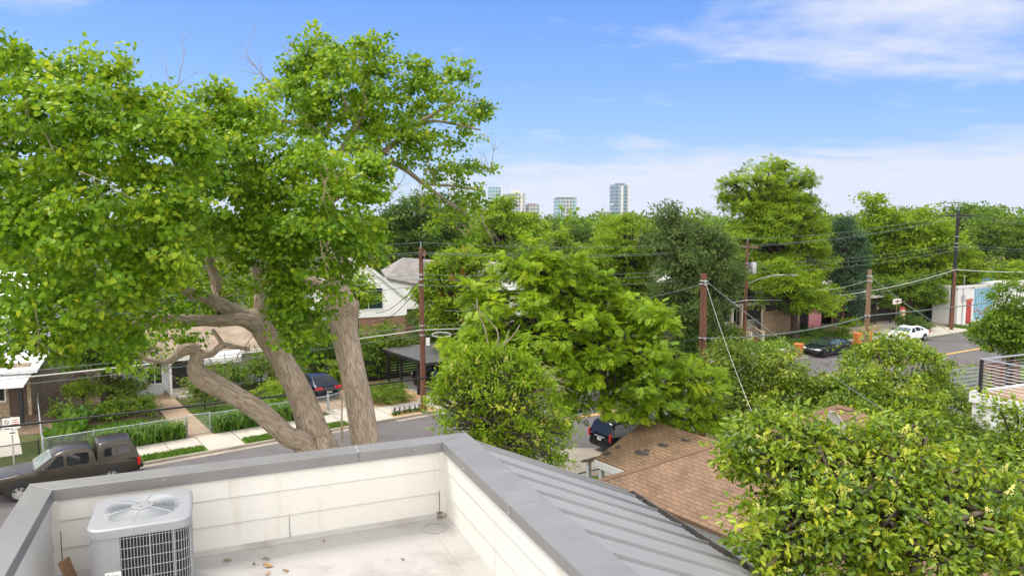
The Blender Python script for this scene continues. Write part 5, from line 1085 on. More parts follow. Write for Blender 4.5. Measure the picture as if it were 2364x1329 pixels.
def crown(rg, blobs, st, dens=1.):
    """leaf centres, directions, normals, tints for a crown of ellipsoidal boughs made of many clumps"""
    Cs, Ds, Ns, Ts = [], [], [], []; cr, k = st['cr'], st['k']
    for b in blobs:
        c = np.array(b[0]); r = np.array(b[1]); dn = (b[2] if len(b) > 2 else 1.) * dens; up = b[3] if len(b) > 3 else 1.
        A = 4*pi*(((r[0]*r[1])**1.6 + (r[0]*r[2])**1.6 + (r[1]*r[2])**1.6)/3)**(1/1.6)
        n = max(3, int(st['cover']*dn*A/(pi*cr*cr)))
        d = unit(rg, n); d[:,2] = np.where(d[:,2] < -.55, -d[:,2], d[:,2]); f = rg.uniform(.25, 1., n)**.5
        cc = c + d*r*f[:,None] + rg.normal(size=(n,3))*cr*.35
        ct = rg.normal(0, st.get('cvar', .13), n); cs = rg.uniform(.6, 1.35, n)
        off = unit(rg, n*k)*(rg.random(n*k)**.55)[:,None]; off[:,2] *= st.get('flat', .62); off[:,2] = np.where(off[:,2] < 0, off[:,2]*.6, off[:,2])
        off *= np.repeat(cs, k)[:,None]*cr
        P = np.repeat(cc, k, 0) + off; dd = np.repeat(d, k, 0)
        out = norm(off/cr*.9 + dd*.55 + rg.normal(size=(n*k,3))*st.get('rand', .45)); out[:,2] -= st.get('droop', .35)
        nn = np.array([0,0,1.])*st.get('upb', .7) + dd*.4 + rg.normal(size=(n*k,3))*st.get('nr', .5)
        tt = .42 + np.repeat(ct, k) + rg.normal(0, st.get('lvar', .16), n*k)
        Cs.append(P); Ds.append(out); Ns.append(nn); Ts.append(tt)
    return np.concatenate(Cs), np.concatenate(Ds), np.concatenate(Ns), np.clip(np.concatenate(Ts), 0, 1)
LM = {
 'cotton': leafmat('cottonwood leaf', [(0,(.070,.160,.008)),(.35,(.140,.275,.010)),(.65,(.220,.355,.015)),(1,(.40,.46,.030))], .42, .5, .3),
 'ash': leafmat('ash leaflet', [(0,(.095,.185,.008)),(.4,(.200,.330,.010)),(.7,(.285,.415,.014)),(1,(.40,.48,.022))], .38, .5, .3),
 'privet': leafmat('privet leaf', [(0,(.055,.115,.010)),(.4,(.150,.245,.012)),(.7,(.290,.370,.018)),(.9,(.44,.48,.028)),(1,(.44,.42,.04))], .30, .36, .45),
 'bright': leafmat('bright foliage', [(0,(.095,.175,.008)),(.45,(.195,.310,.012)),(1,(.33,.43,.020))], .4, .55, .25),
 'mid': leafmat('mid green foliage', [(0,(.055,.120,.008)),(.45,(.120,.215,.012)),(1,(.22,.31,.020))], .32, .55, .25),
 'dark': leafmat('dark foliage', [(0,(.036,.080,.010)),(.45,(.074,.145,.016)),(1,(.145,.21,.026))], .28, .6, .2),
 'grey': leafmat('grey green foliage', [(0,(.045,.088,.020)),(.45,(.098,.158,.036)),(1,(.185,.245,.062))], .3, .6, .2),
 'blue': leafmat('bluish cedar foliage', [(0,(.034,.080,.038)),(.5,(.066,.135,.062)),(1,(.125,.205,.09))], .25, .6, .2),
 'olive': leafmat('olive shrub foliage', [(0,(.050,.098,.010)),(.45,(.115,.185,.015)),(.85,(.21,.27,.025)),(1,(.26,.24,.05))], .3, .55, .3),
 'lily': leafmat('strap leaf', [(0,(.035,.100,.010)),(.5,(.085,.195,.015)),(1,(.22,.31,.03))], .3, .45, .4),
 'cream': leafmat('cream blossom', [(0,(.50,.54,.07)),(.5,(.66,.66,.14)),(1,(.80,.77,.34))], .3, .7, .1),
 'rusty': leafmat('orange seed clusters', [(0,(.26,.13,.03)),(.5,(.36,.20,.04)),(1,(.40,.28,.05))], .25, .7, .1),
 'white': leafmat('white flower', [(0,(.6,.58,.45)),(1,(.8,.78,.68))], .3, .7, .1),
 'purple': leafmat('lavender spike', [(0,(.10,.07,.14)),(1,(.22,.17,.28))], .2, .7, .1)}
BK = {'grey': bark('grey bark', (.17,.14,.11), (.24,.20,.16), (.05,.04,.032)), 'brown': bark('dark bark', (.075,.055,.042), (.11,.085,.065), (.02,.016,.012)),
      'cotton': bark('furrowed cottonwood bark', (.42,.335,.255), (.52,.43,.34), (.29,.22,.16), 2.3), 'pale': bark('pale dead wood', (.40,.34,.26), (.50,.44,.35), (.2,.16,.12)), 'twig': mat('pale twig', (.27,.22,.15), .9, var=.3, scale=5)}
ST = {
 'far': dict(tpl='kite', L=.40, w=.62, cr=1.0, k=34, cover=1.6, flat=.55),
 'fine': dict(tpl='kite', L=.34, w=.42, cr=.75, k=36, cover=1.5, flat=.8, rand=.8, droop=.0),
 'mid': dict(tpl='kite', L=.27, w=.55, cr=.66, k=34, cover=1.5, flat=.5),
 'near': dict(tpl='oval', L=.135, w=.48, cr=.36, k=30, cover=1.1, flat=.7),
 'ash': dict(tpl='ash', L=.235, w=1., cr=.50, k=34, cover=.66, flat=.42, droop=.45, rand=.35, upb=.9, nr=.35, cvar=.2),
 'pecan': dict(tpl='pecan', L=.44, w=1., cr=.62, k=12, cover=1.0, flat=.55, droop=.45, rand=.4, upb=.9, nr=.3, cvar=.15),
 'cotton': dict(tpl='heart', L=.083, w=.96, cr=.25, k=38, cover=.80, flat=.75, droop=.7, rand=.6, upb=.5, nr=.6, cvar=.16, lvar=.15),
 'privet': dict(tpl='oval', L=.086, w=.47, cr=.20, k=28, cover=.68, flat=.8, droop=.35, rand=.5, upb=.6, nr=.5, cvar=.15, lvar=.17),
}
def blobs_in(rg, c, r, n, size=.5, dens=1., shape=None):
    """n boughs filling an ellipsoid"""
    out = []; g_ = pi*(3-sqrt(5))
    for i in range(n):
        z = 1 - 2*(i+.5)/n; a = g_*i + rg.uniform(0, .7); q = np.array([sqrt(1-z*z)*cos(a), sqrt(1-z*z)*sin(a), z])*rg.uniform(.46, .62)
        s = size*1.12*rg.uniform(.75, 1.1); sx = (1 - .28*max(0, q[2])) if shape != 'wide' else 1
        out.append((np.array(c) + q*np.array(r), np.array(r)*s*np.array([sx, sx, .85]), dens*rg.uniform(.75, 1.2)))
    out.append((np.array(c), np.array(r)*.55, dens*.6)); return out
def catmull(P, n=5):
    P = [np.array(p, float) for p in P]; Q = [2*P[0]-P[1]] + P + [2*P[-1]-P[-2]]; out = []
    for i in range(1, len(Q)-2):
        for k in range(n):
            t = k/n; out.append(.5*((2*Q[i]) + (-Q[i-1]+Q[i+1])*t + (2*Q[i-1]-5*Q[i]+4*Q[i+1]-Q[i+2])*t*t + (-Q[i-1]+3*Q[i]-3*Q[i+1]+Q[i+2])*t**3))
    out.append(P[-1]); return out
def limb(m, P, r0, r1, seg=8, n=5, wob=.0, rng=None, radii=None):
    C = catmull(P, n); k = len(C)
    if radii is not None:
        x = np.linspace(0, 1, len(radii)); rr = [float(np.interp(i/(k-1), x, radii)) for i in range(k)]
    else: rr = [r0 + (r1-r0)*(i/(k-1))**.8 for i in range(k)]
    m.tube(C, rr, seg, 0, True, wob, rng); return C
def tree(name, label, blobs, base, style, lm, bk='brown', seed=1, tr=.22, group='trees and shrubs of the street', dens=1., twigs=0, cat='tree', extra=None, topbare=0, tr_off=0):
    rg = np.random.default_rng(seed); rng = random.Random(seed); t = thing(name, label, cat, (base[0], base[1], 0), 0, group); B = np.array([base[0], base[1], 0.])
    st = ST[style] if isinstance(style, str) else style
    bl = [(np.array(b[0]) - B, *b[1:]) for b in blobs]
    C, D, N, Tn = crown(rg, bl, st, dens); n = len(C)
    keep = C[:,2] > .1; C, D, N, Tn = C[keep], D[keep], N[keep], Tn[keep]; n = len(C)
    Ls = st['L']*rg.uniform(.7, 1.2, n)
    leafmesh('crown', C, D, N, Ls, Ls*st['w'], Tn, st['tpl'], LM[lm], t)
    m = MB(); cen = np.mean([b[0] for b in bl], axis=0); zlo = min(b[0][2]-b[1][2] for b in bl); f = np.array([cen[0]*.35, cen[1]*.35, max(.6, zlo + (cen[2]-zlo)*.45)])
    limb(m, [(tr_off,0,-.1), f*.5 + np.array([rng.uniform(-.1,.1)*f[2]*.3 + tr_off*.5, 0, 0]), f], tr*1.25, tr*.75, 10, 5, .06, rng)
    for b in bl:
        e = b[0]; md = f + (e-f)*.5 + np.array([rng.uniform(-.3,.3), rng.uniform(-.3,.3), .15*np.linalg.norm(e-f)])
        limb(m, [f, md, e], tr*.55, tr*.16, 6, 3, .05, rng)
        for k in range(twigs):
            d = norm(rg.normal(size=(1,3)))[0]; d[2] = abs(d[2])*.8; e2 = e + d*b[1]*rng.uniform(.7, .98); s = md + (e-md)*rng.random()
            limb(m, [s, (s+e2)/2 + np.array([0,0,.1]), e2], tr*.14, tr*.04, 4, 2)
    m.build('trunk', BK[bk], t, smooth=60); return t
def tp(name, label, x0, x1, y0, y1, Y, style, lm, nb=9, seed=1, size=.5, **k):
    c = W((x0+x1)/2, (y0+y1)/2, Y); rx = (x1-x0)/2/F*Y; rzv = (y1-y0)/2/F*Y; ry = k.pop('ry', min(rx, max(rzv, rx*.7)))
    rg = np.random.default_rng(seed+100); bl = blobs_in(rg, c, (rx, ry, rzv), nb, size, shape=k.pop('shape', None)) + [(W(px, py, Y+dy), np.array([rp_/F*Y]*3), dn) for px, py, dy, rp_, dn in k.pop('add', ())]
    return tree(name, label, bl, (c[0]+k.pop('bx', 0), c[1]), style, lm, seed=seed, **k)

# ---------------- the big cottonwood in front of the house
rg = np.random.default_rng(7); rng = random.Random(7); YC = 15.
cw_base = W(800, 1300, YC); CB = np.array([cw_base[0], YC, 0.])
cw = thing('cottonwood_tree', 'huge triple trunked cottonwood with bright heart shaped leaves filling the left half', 'tree', (CB[0], CB[1], 0))
def poly_blobs(rg, poly, Y, r, thick, dens=1., sq=.85, dY=None):
    """boughs filling a crown whose silhouette is known; every bough has its own depth, the crown is a rounded solid"""
    P = np.array(poly, float); Q = np.roll(P, -1, 0); out = []
    def inside(x, y):
        c = False
        for (x0, y0), (x1, y1) in zip(P, Q):
            if (y0 > y) != (y1 > y) and x < (x1-x0)*(y-y0)/(y1-y0) + x0: c = not c
        return c
    def edge(p):
        d = Q - P; t = np.clip(((p-P)*d).sum(1)/(d*d).sum(1), 0, 1); return np.sqrt((((P + d*t[:,None]) - p)**2).sum(1)).min()
    w = max((P[:,0].max()-P[:,0].min()), (P[:,1].max()-P[:,1].min()))*.30; s = r*1.18
    for gy in np.arange(P[:,1].min(), P[:,1].max(), s*.86):
        for gx in np.arange(P[:,0].min(), P[:,0].max(), s):
            for side in (-1, 1):
                p = np.array([gx, gy]) + rg.uniform(-.5, .5, 2)*s
                if not inside(*p): continue
                e = edge(p); rr = r*rg.uniform(.8, 1.15)
                if e < rr*.62:
                    rr = max(e/.72, r*.30)
                    if e < r*.18: continue
                y = Y + side*thick*sqrt(min(1, e/w))*rg.uniform(.45, 1.) + (dY(p[0], p[1]) if dY else 0); k = rr/F*y
                if side < 0 and e < rr*1.1 and gy < P[:,1].mean() + .1*np.ptp(P[:,1]):     # ragged sprigs along the upper outline
                    for q_ in range(2):
                        u = rg.uniform(-2.9, -.25); c_ = p + np.array([cos(u), sin(u)])*rr*rg.uniform(.7, 1.02); k2 = rr*rg.uniform(.16, .32)/F*y
                        out.append((W(c_[0], c_[1], y), np.array([k2, k2, k2*1.2]), dens*1.1))
                out.append((W(p[0], p[1], y), np.array([k, k*1.1, k*sq]), dens*rg.uniform(.8, 1.15)))
    return out
CP = [([(-90,118),(60,122),(200,135),(300,175),(375,235),(425,265),(470,330),(485,450),(475,600),(445,660),(415,740),(330,790),(250,880),(200,885),(150,835),(60,860),(-90,900)],10.6,62,1.5,1.),
 ([(400,270),(470,228),(540,215),(600,240),(640,330),(650,480),(640,610),(560,645),(480,650),(430,600),(420,400)],13.2,56,1.5,.95),
 ([(600,240),(640,190),(690,130),(712,84),(740,58),(772,80),(786,122),(812,74),(842,70),(862,105),(895,120),(905,190),(945,215),(940,330),(900,400),(850,380),(760,330),(680,330),(620,320)],15.8,44,1.4,.9),
 ([(930,250),(965,135),(1010,132),(1060,152),(1080,180),(1085,230),(1115,252),(1138,320),(1110,345),(1060,330),(1020,368),(960,395),(930,340)],16.8,40,1.2,.62),
 ([(620,365),(700,328),(800,333),(860,372),(888,450),(880,560),(868,625),(800,640),(772,700),(752,800),(705,838),(652,812),(640,720),(600,640),(570,560),(590,430)],12.5,52,1.2,1.05)]
HB = [(900,350,16,80,60,1.,.5),(960,385,16.6,66,40,.9,.7),(1050,405,17,72,36,.9,.7),(1115,405,17.2,30,20,.4,.5),(990,470,17,46,28,.5,.6),(1065,465,17.2,60,36,.7,.75),(1040,530,17.3,66,48,.8,.6),(1100,480,17.2,40,26,.5,.6),(890,440,16.2,40,36,.5,.4),(560,650,15.4,70,44,.8,.9),(470,690,15,70,44,.8,.9),(540,700,15.6,60,40,.8,.8),(640,690,15.2,50,40,.7,.8),(430,750,14.4,66,40,.7,.8),(400,800,14,60,36,.6,.6),(350,860,13.4,50,22,.4,.35),(310,830,12.5,50,26,.5,.4)]
bl = [(W(px,py,Y) - CB, np.array([rx/F*Y, dr, ry/F*Y]), dn) for px,py,Y,rx,ry,dr,dn in HB]
for P_, Y_, r_, th_, dn_ in CP: bl += [(b[0] - CB, b[1], b[2]) for b in poly_blobs(rg, P_, Y_, r_, th_, dn_)]
HB = HB + [(130,235,10.6,150,100,1.4),(320,400,11.3,150,130,1.5),(110,450,10.2,150,150,1.4),(310,600,11.2,160,130,1.5),(560,420,13.4,120,120,1.4),(740,180,15.6,80,80,1.2),(860,230,16.2,90,90,1.2),(740,480,12.3,120,120,1.2),(1050,240,17,50,60,.8),(140,720,10.2,110,90,1.)]
C, D, N, Tn = crown(rg, bl, ST['cotton']); n = len(C); Ls = ST['cotton']['L']*rg.uniform(.6, 1.25, n)
Tn = np.clip(Tn + np.where(rg.random(n) < .05, .4, 0), 0, 1)
leafmesh('crown', C, D, N, Ls, Ls*.96, Tn, 'heart', LM['cotton'], cw)
def wp(px, py, Y): return W(px, py, Y) - CB
def pr(w, Y): return w/2/F*Y
m = MB()
def stem(P, mesh=None, seg=26, wob=.05):
    pts = [wp(x,y,Y) for x,y,Y,w in P]; limb(mesh or m, pts, 0, 0, seg, 6, wob, rng, [pr(w,Y) for x,y,Y,w in P])
g0 = -CB + np.array([CB[0]-.25, CB[1], 0])
base3 = [(790,1700,15.1,100),(850,1300,15.0,84)]
stem(base3 + [(848,1060,14.8,68),(832,950,14.8,64),(815,860,14.8,60),(797,770,14.9,62),(788,712,15,74),(782,690,15,66),(775,655,15.1,46),(770,600,15.2,42),(762,520,15.4,36),(752,430,15.6,30),(742,330,15.7,24)])
stem([(800,735,14.95,44),(808,708,14.9,42),(812,692,14.9,34)], wob=.1)      # cut stump on the right trunk
stem([(770,680,15,26),(735,655,15.2,26),(700,640,15.3,20)])
stem([(780,1700,15.1,100),(775,1300,14.8,90),(752,1070,14.6,80),(722,990,14.6,70),(688,900,14.6,60),(650,830,14.6,52),(612,770,14.5,50),(592,738,14.5,50),(560,732,14.4,34)])
stem([(772,1060,14.5,30),(745,1030,14.35,52),(735,1010,14.4,30)], wob=.12)   # burl
stem([(640,800,14.3,16),(627,788,14.2,20),(622,783,14.15,14)])
stem([(605,760,14.5,40),(560,738,14.2,32),(500,741,14,28),(440,738,13.7,25),(380,735,13.2,22),(300,750,12.6,18),(220,720,11.8,14),(140,660,11,9)])
stem([(600,748,14.5,44),(545,722,14.3,36),(480,688,14,30),(425,668,13.7,24),(360,610,13,19),(280,540,12.2,15),(200,450,11.4,11),(150,330,10.9,7)])
stem([(604,745,14.5,40),(600,700,14.6,26),(598,670,14.7,22),(594,640,14.7,20),(580,540,14.7,17),(560,420,14.6,12),(545,300,14.6,6)])
stem([(520,712,14.2,26),(498,690,14.5,30),(498,650,14.6,24),(470,560,14.4,18),(430,440,13.8,14),(380,320,12.8,8)])
stem([(760,1700,15.,90),(745,1300,14.5,80),(712,1050,14.2,52),(662,1005,14,48),(600,950,13.9,48),(540,912,13.8,46),(480,880,13.7,50),(455,856,13.7,42),(454,830,13.7,30),(458,806,13.7,26)])
stem([(458,808,13.7,28),(430,806,13.6,28),(400,826,13.5,20),(380,838,13.4,13)]); stem([(385,835,13.4,12),(340,830,13.3,10),(310,806,13.2,9),(265,792,13,7),(225,800,12.9,4)])
stem([(462,820,13.7,20),(490,815,13.8,16),(512,798,13.9,15),(540,800,14,11),(575,806,14.1,8)]); stem([(515,800,13.9,12),(508,785,13.9,10),(490,760,13.9,7)])
for P in ([(735,320,15.7,20),(722,302,15.8,18),(690,285,15.8,13),(640,280,15.6,7)], [(738,320,15.7,18),(760,285,15.9,12),(755,220,16,9),(745,110,15.8,5)], [(745,400,15.7,22),(800,330,16,16),(840,250,16.1,12),(840,120,16.1,5)], [(750,420,15.6,20),(860,370,16.2,15),(960,290,16.7,11),(1060,230,17,6)],
          [(755,470,15.5,18),(880,380,16.2,14),(925,385,16.6,12),(985,430,17,9),(1040,470,17.1,6),(1085,500,17.2,4)], [(980,425,17,7),(1050,430,17.1,6),(1110,440,17.2,3)], [(960,290,16.7,9),(1010,280,16.9,7),(1110,300,17.1,4)], [(722,302,15.8,12),(700,250,15.8,8),(690,180,15.8,5)], [(770,285,15.9,10),(800,260,15.9,8),(790,220,15.9,5)]):
    stem(P, None, 10)
m.f_tr = len(m.f)
    # bare dead twigs against the sky and loose pale twigs in the crown
def bare(mesh, px, py, Y, ang, L, depth, w):
    p = wp(px, py, Y)
    def rec(p, a, L, w, d):
        pts = [p]; q = p.copy(); aa = a
        for k in range(4): aa += rng.uniform(-.22, .22); q = q + np.array([cos(aa), rng.uniform(-.25,.25), sin(aa)])*L/4; pts.append(q.copy())
        limb(mesh, pts, w, w*.35, 4, 2)
        if d:
            for k in range(rng.choice((2, 3))): rec(pts[rng.choice((1,2,3))], aa + rng.choice((-1,1))*rng.uniform(.3,.8), L*rng.uniform(.4,.75), w*.5, d-1)
    rec(p, ang, L, w, depth)
for a in ((408,230,13.2,R(78),.95,2,.012), (640,210,15.2,R(125),.9,2,.015), (625,200,15.2,R(112),1.1,2,.012), (690,165,15.6,R(115),.7,1,.010), (400,215,13.2,R(95),.7,1,.008)): bare(m, *a)
for k in range(46):
    b = HB[rng.randrange(len(HB))]; a = rng.uniform(0, 6.28); bare(m, b[0]+cos(a)*b[3]*.6, b[1]+sin(a)*b[4]*.6, b[2]-b[5]*.75, rng.uniform(-2.6, 2.6), rng.uniform(.4, .9), 1, rng.uniform(.008, .014))
for P in ((225,800,200,790),(265,792,285,770),(300,800,325,778)): m.tube([wp(P[0],P[1],13),wp(P[2],P[3],12.9)], .012, 5)
for k in range(14): bare(m, rng.uniform(430,590), rng.uniform(770,830), 13.9, rng.uniform(-2.4,-.6), rng.uniform(.3,.7), 1, .008)
m.m = [0 if i < m.f_tr else 1 for i in range(len(m.f))]; m.build('trunk', [BK['cotton'], BK['twig']], cw, smooth=70)
# yucca between the trunks
q = W(790, 1035, 13.4)
yz = q[2]; t = thing('dead_conifer_tip', 'dry bare brown sapling between the middle and right cottonwood trunks', 'sapling', (q[0], q[1], 0)); m = MB(); limb(m, [(0,0,0),(.05,0,yz*.6),(.0,0,yz),(.03,0,yz+1.2)], .05, .008, 6)
for k in range(26):
    z = yz + .1 + k*.04; a = rng.uniform(0,6.28); L = .38*(1-k/30); m.tube([(.01,0,z),(L*.6*cos(a),L*.6*sin(a),z+.03+rng.uniform(-.03,.03)),(L*cos(a),L*sin(a),z+.12+rng.uniform(-.05,.05))], .0035, 4)
m.build('trunk', BK['twig'], t)
# ---------------- ash tree in the middle, over the street
def blobs_px(L): return [(W(px,py,Y), np.array([rx/F*Y, dr, ry/F*Y]), dn) for px,py,Y,rx,ry,dr,dn in L]
q = G(1400, 985)
AP = [(1045,765),(1090,690),(1150,640),(1185,600),(1240,590),(1300,620),(1340,610),(1380,645),(1440,690),(1530,730),(1590,760),(1600,820),(1660,870),(1692,925),(1695,990),(1600,992),(1500,985),(1440,965),(1370,958),(1320,985),(1280,1010),(1258,950),(1200,890),(1100,870),(1010,862),(1015,820)]
rg_ = np.random.default_rng(21); AB = poly_blobs(rg_, AP, 28.6, 44, 3.0, 1., .7, lambda x, y: -(y-800)*.008)
tree('ash_tree', 'broad bright green ash tree spreading over the street in the middle', AB, (q[0], q[1]-2.), 'ash', 'ash', 'brown', 21, .24, twigs=1)
# shrubby privet with bare trunks left of it
PVP = [(1003,990),(1002,900),(1035,850),(1070,800),(1125,815),(1185,800),(1235,860),(1290,920),(1322,1000),(1312,1095),(1240,1100),(1130,1075),(1075,1015)]
PB = poly_blobs(np.random.default_rng(31), PVP, 21.6, 25, 1.3, .52)
q = W(1150, 1100, 21.6); NP = dict(ST['near']); NP.update(L=.12, cr=.3, k=26, w=.42)
t = tree('privet_shrub', 'tall privet shrub with cream flower tips right behind the townhouse corner', PB, (q[0], q[1]), NP, 'ash', 'grey', 31, .12, twigs=2)
def flowers(t, blobs, n, L, seed, mk='cream', name='blossom', up=.5, tpl='panicle', frac=.97):
    rg = np.random.default_rng(seed); B = np.array(t.location); C = []
    w = np.array([b[1][0]*b[1][2] for b in blobs]); w /= w.sum()
    for i in rg.choice(len(blobs), n, p=w):
        d = unit(rg, 1)[0]; d[2] = abs(d[2])*.9 + .1*up; d[1] -= .3; d /= np.linalg.norm(d); C.append(blobs[i][0] + d*blobs[i][1]*frac*rg.uniform(.9, 1.12) - B)
    C = np.array(C); D = rg.normal(size=(n,3))*.4 + np.array([0,-.1,.8]); Ls = L*rg.uniform(.6,1.3,n)
    return leafmesh(name, C, D, rg.normal(size=(n,3)), Ls, Ls, rg.random(n), tpl, LM[mk], t)
flowers(t, PB, 170, .2, 5)
m = MB(); rng = random.Random(11)
def dead(px, py, Y, P, w, B):
    limb(m, [W(x,y,Y+dy) - B for x,y,dy in P], w, w*.4, 6, 4)
B = np.array([q[0], q[1], 0.])
for x, tx, ty in ((1145,1140,800),(1160,1158,845),(1175,1185,870),(1150,1120,760),(1185,1178,820)): dead(0,0,21.6,[(x,1060,0),(x+rng.uniform(-6,6),930,0),(tx,ty,-.2)], .045, B)
for P in ([(1140,830,0),(1150,770,0),(1120,730,0),(1090,700,0)], [(1150,800,0),(1180,780,0),(1200,750,0)], [(1158,845,0),(1165,800,0),(1175,760,0)], [(1120,760,0),(1105,720,0),(1100,690,.1)]): dead(0,0,21.6,P,.028,B)
m.build('bare_stem', BK['pale'], t, smooth=60)
q2 = W(1215, 1000, 24.); B = np.array([q2[0], q2[1], 0.]); t = thing('dead_tree', 'leafless forked pale dead tree in front of the bright ash', 'tree', (q2[0], q2[1], 0)); m = MB()
for P, w in (([(1215,1300,0),(1216,1050,0),(1222,975,0),(1245,930,0),(1270,895,-.1)],.085), ([(1245,930,0),(1238,890,0),(1236,855,0),(1245,840,0)],.06), ([(1236,870,0),(1228,920,.1)],.03), ([(1222,975,-.3),(1250,950,-.5),(1300,965,-.8),(1340,955,-1)],.03), ([(1225,980,-.3),(1265,965,-.6),(1330,972,-1.)],.025), ([(1210,1000,-.3),(1262,1000,-.6),(1268,985,-.6)],.022), ([(1262,895,0),(1285,880,.1)],.045)): limb(m, [W(x,y,24.+d) - B for x,y,d in P], w, w*.4, 8, 4)
for k in range(26):
    a = rng.uniform(-.3, 1.6); x, y = rng.choice(((1245,880),(1258,900),(1240,860),(1270,890),(1250,870))); L = rng.uniform(25, 60); limb(m, [W(x,y,24)-B, W(x+cos(a)*L*.6,y-sin(a)*L*.5-6,24.1)-B, W(x+cos(a)*L+4,y-sin(a)*L*.6+6,24.2)-B], .012, .005, 4, 3)
m.build('trunk', BK['pale'], t, smooth=60)

# ---------------- flowering privet close by on the right
PRP = [(1622,1066),(1650,1046),(1712,1022),(1732,990),(1742,1005),(1768,960),(1782,905),(1798,960),(1830,985),(1870,965),(1900,1000),(1960,990),(2010,1005),(2085,968),(2160,985),(2195,1050),(2235,1075),(2262,1030),(2290,1075),(2340,1085),(2420,1090),(2420,1345),(1712,1345),(1690,1262),(1668,1232),(1712,1185),(1722,1125),(1710,1090)]
fl = poly_blobs(np.random.default_rng(41), PRP, 7.9, 42, .8, .95, .85, lambda x, y: -(y-1080)*.0035)
q = W(2010, 1329, 7.7)
t = tree('flowering_privet', 'large glossy leaved privet with creamy yellow blossom filling the lower right corner', fl, (q[0], q[1]), 'privet', 'privet', 'grey', 41, .11, twigs=0)
flowers(t, fl, 330, .115, 6)
# ---------------- hedge trees beyond the cottage
N2 = dict(ST['near']); N2.update(L=.165, cr=.42, k=36, cover=1.7)
HG = [('mixed olive shrub tree with yellow tips under the ash', 'olive', [(1650,850,32.5,45,45,1.,1),(1700,835,33,55,42,1.2,1),(1755,835,33.5,50,36,1.1,.9),(1690,910,32,60,50,1.2,1),(1760,900,32,60,50,1.2,1),(1720,970,31,70,50,1.3,1.),(1660,960,31,50,50,1.,.9),(1700,795,33,26,18,.5,.8)]),
 ('leafy green shrub tree left of the satellite dish', 'privet', [(1800,850,31.5,60,42,1.2,1),(1850,888,31.5,45,36,1.,1),(1820,920,31,70,50,1.3,1),(1880,920,30.5,50,44,1.,1),(1850,975,30,80,45,1.3,1),(1780,960,30,60,45,1.2,1),(1790,815,32,26,20,.5,.8),(1930,960,30,50,50,1.,.9)]),
 ('low dark shrub filling the gap behind the satellite dish', 'olive', [(1900,1000,26.5,60,40,1.,1),(1970,1010,26.5,60,40,1.,1),(1830,1010,26.5,60,36,1.,1)])]
for i, (lb, lm, L_) in enumerate(HG): b_ = blobs_px(L_); tree('shrub_tree', lb, b_, tuple(np.mean([q_[0] for q_ in b_], axis=0)[:2]), N2, lm, seed=50+i, tr=.12)
PT = [(1985,862,30,56,42,1.2,1),(2020,828,30,50,32,1.2,1),(2065,815,30,60,36,1.2,1),(2120,840,29.5,55,40,1.2,1),(2165,890,29.5,50,45,1.1,1),(1930,915,29.5,40,36,1.,.9),(1990,910,28.5,80,55,1.4,1),(2080,910,28.5,90,60,1.5,1),(2200,950,29,50,45,1.,.9),(2140,970,28,80,50,1.4,1),(2030,980,27.5,90,50,1.4,1),(1950,975,28,70,50,1.3,1),(2220,1010,27.5,60,45,1.1,.9),(2100,1040,27,90,45,1.4,1),(2000,1040,27,80,40,1.3,1),(2015,788,30,30,14,.4,.8)]
tree('privet_tree', 'big rounded privet tree between the cottage and the street, below the parked sedans', blobs_px(PT), tuple(W(2060,1000,28.5)[:2]), N2, 'privet', seed=61, tr=.16)
tp('shrub_tree', 'shrubby growth under the deck wall at the right', 2150,2330,960,1110,22,N2,'olive',9,62,.5,tr=.1)
tp('shrub_tree', 'leafy yellow tipped shrub in front of the white deck wall', 2280,2400,960,1120,15,dict(N2,L=.13,cr=.3),'privet',8,63,.45,tr=.08, add=((2310,950,0,26,.7),(2345,945,0,22,.6)))
t = tp('rose_shrub', 'flowering shrub with pale pink blooms by the red slat fence', 2175,2290,850,935,40,N2,'privet',7,64,.5,tr=.07)
tp('street_tree', 'dark green tree leaning over the street at the right edge', 2255,2420,690,850,35,N2,'mid',12,65,.48,tr=.2, add=((2330,680,0,40,1),(2265,780,0,34,.9)))
for k, (x, y) in enumerate(((2190,838),(2210,842),(2165,845))): tp('sapling', ('slim sapling tip left of the red slat fence','reddish tipped sapling against the red slat fence','sapling between the rounded privet and the red fence')[k], x-16, x+16, y-8, y+60, 44, N2, 'olive', 4, 70+k, .5, tr=.05)
# ---------------- trees along and beyond the far side
def far(lb, a, b, c, d, Y, style, lm, nb=11, seed=1, size=.48, name='tree', **k): return tp(name, lb, a, b, c, d, Y, style, lm, nb, seed, size, **k)
CBP = [(962,700),(985,640),(1010,600),(1050,570),(1092,580),(1125,620),(1145,690),(1135,760),(1060,790),(985,775)]
b_ = poly_blobs(np.random.default_rng(80), CBP, 50, 24, 2.2, .85); q = W(1045,780,50); t = tree('chinaberry_tree', 'tree with orange seed clusters beside the reddish brown pole', b_, (q[0], q[1]), 'mid', 'bright', seed=80, tr=.2)
flowers(t, b_, 150, .5, 9, 'rusty', 'seed_cluster')
far('loose light green tree in front of the white gabled house', 775,865,620,740,47,'mid','bright',9,81,.5)
far('thin pale open tree between the round tree and the teal tower', 1240,1330,510,610,80,dict(ST['far'],cover=.5),'bright',7,85,.36,twigs=3)
far('wispy grey green tree rising behind the ash', 1165,1285,555,680,48,dict(ST['fine'],cover=.55),'grey',9,86,.42,twigs=3)
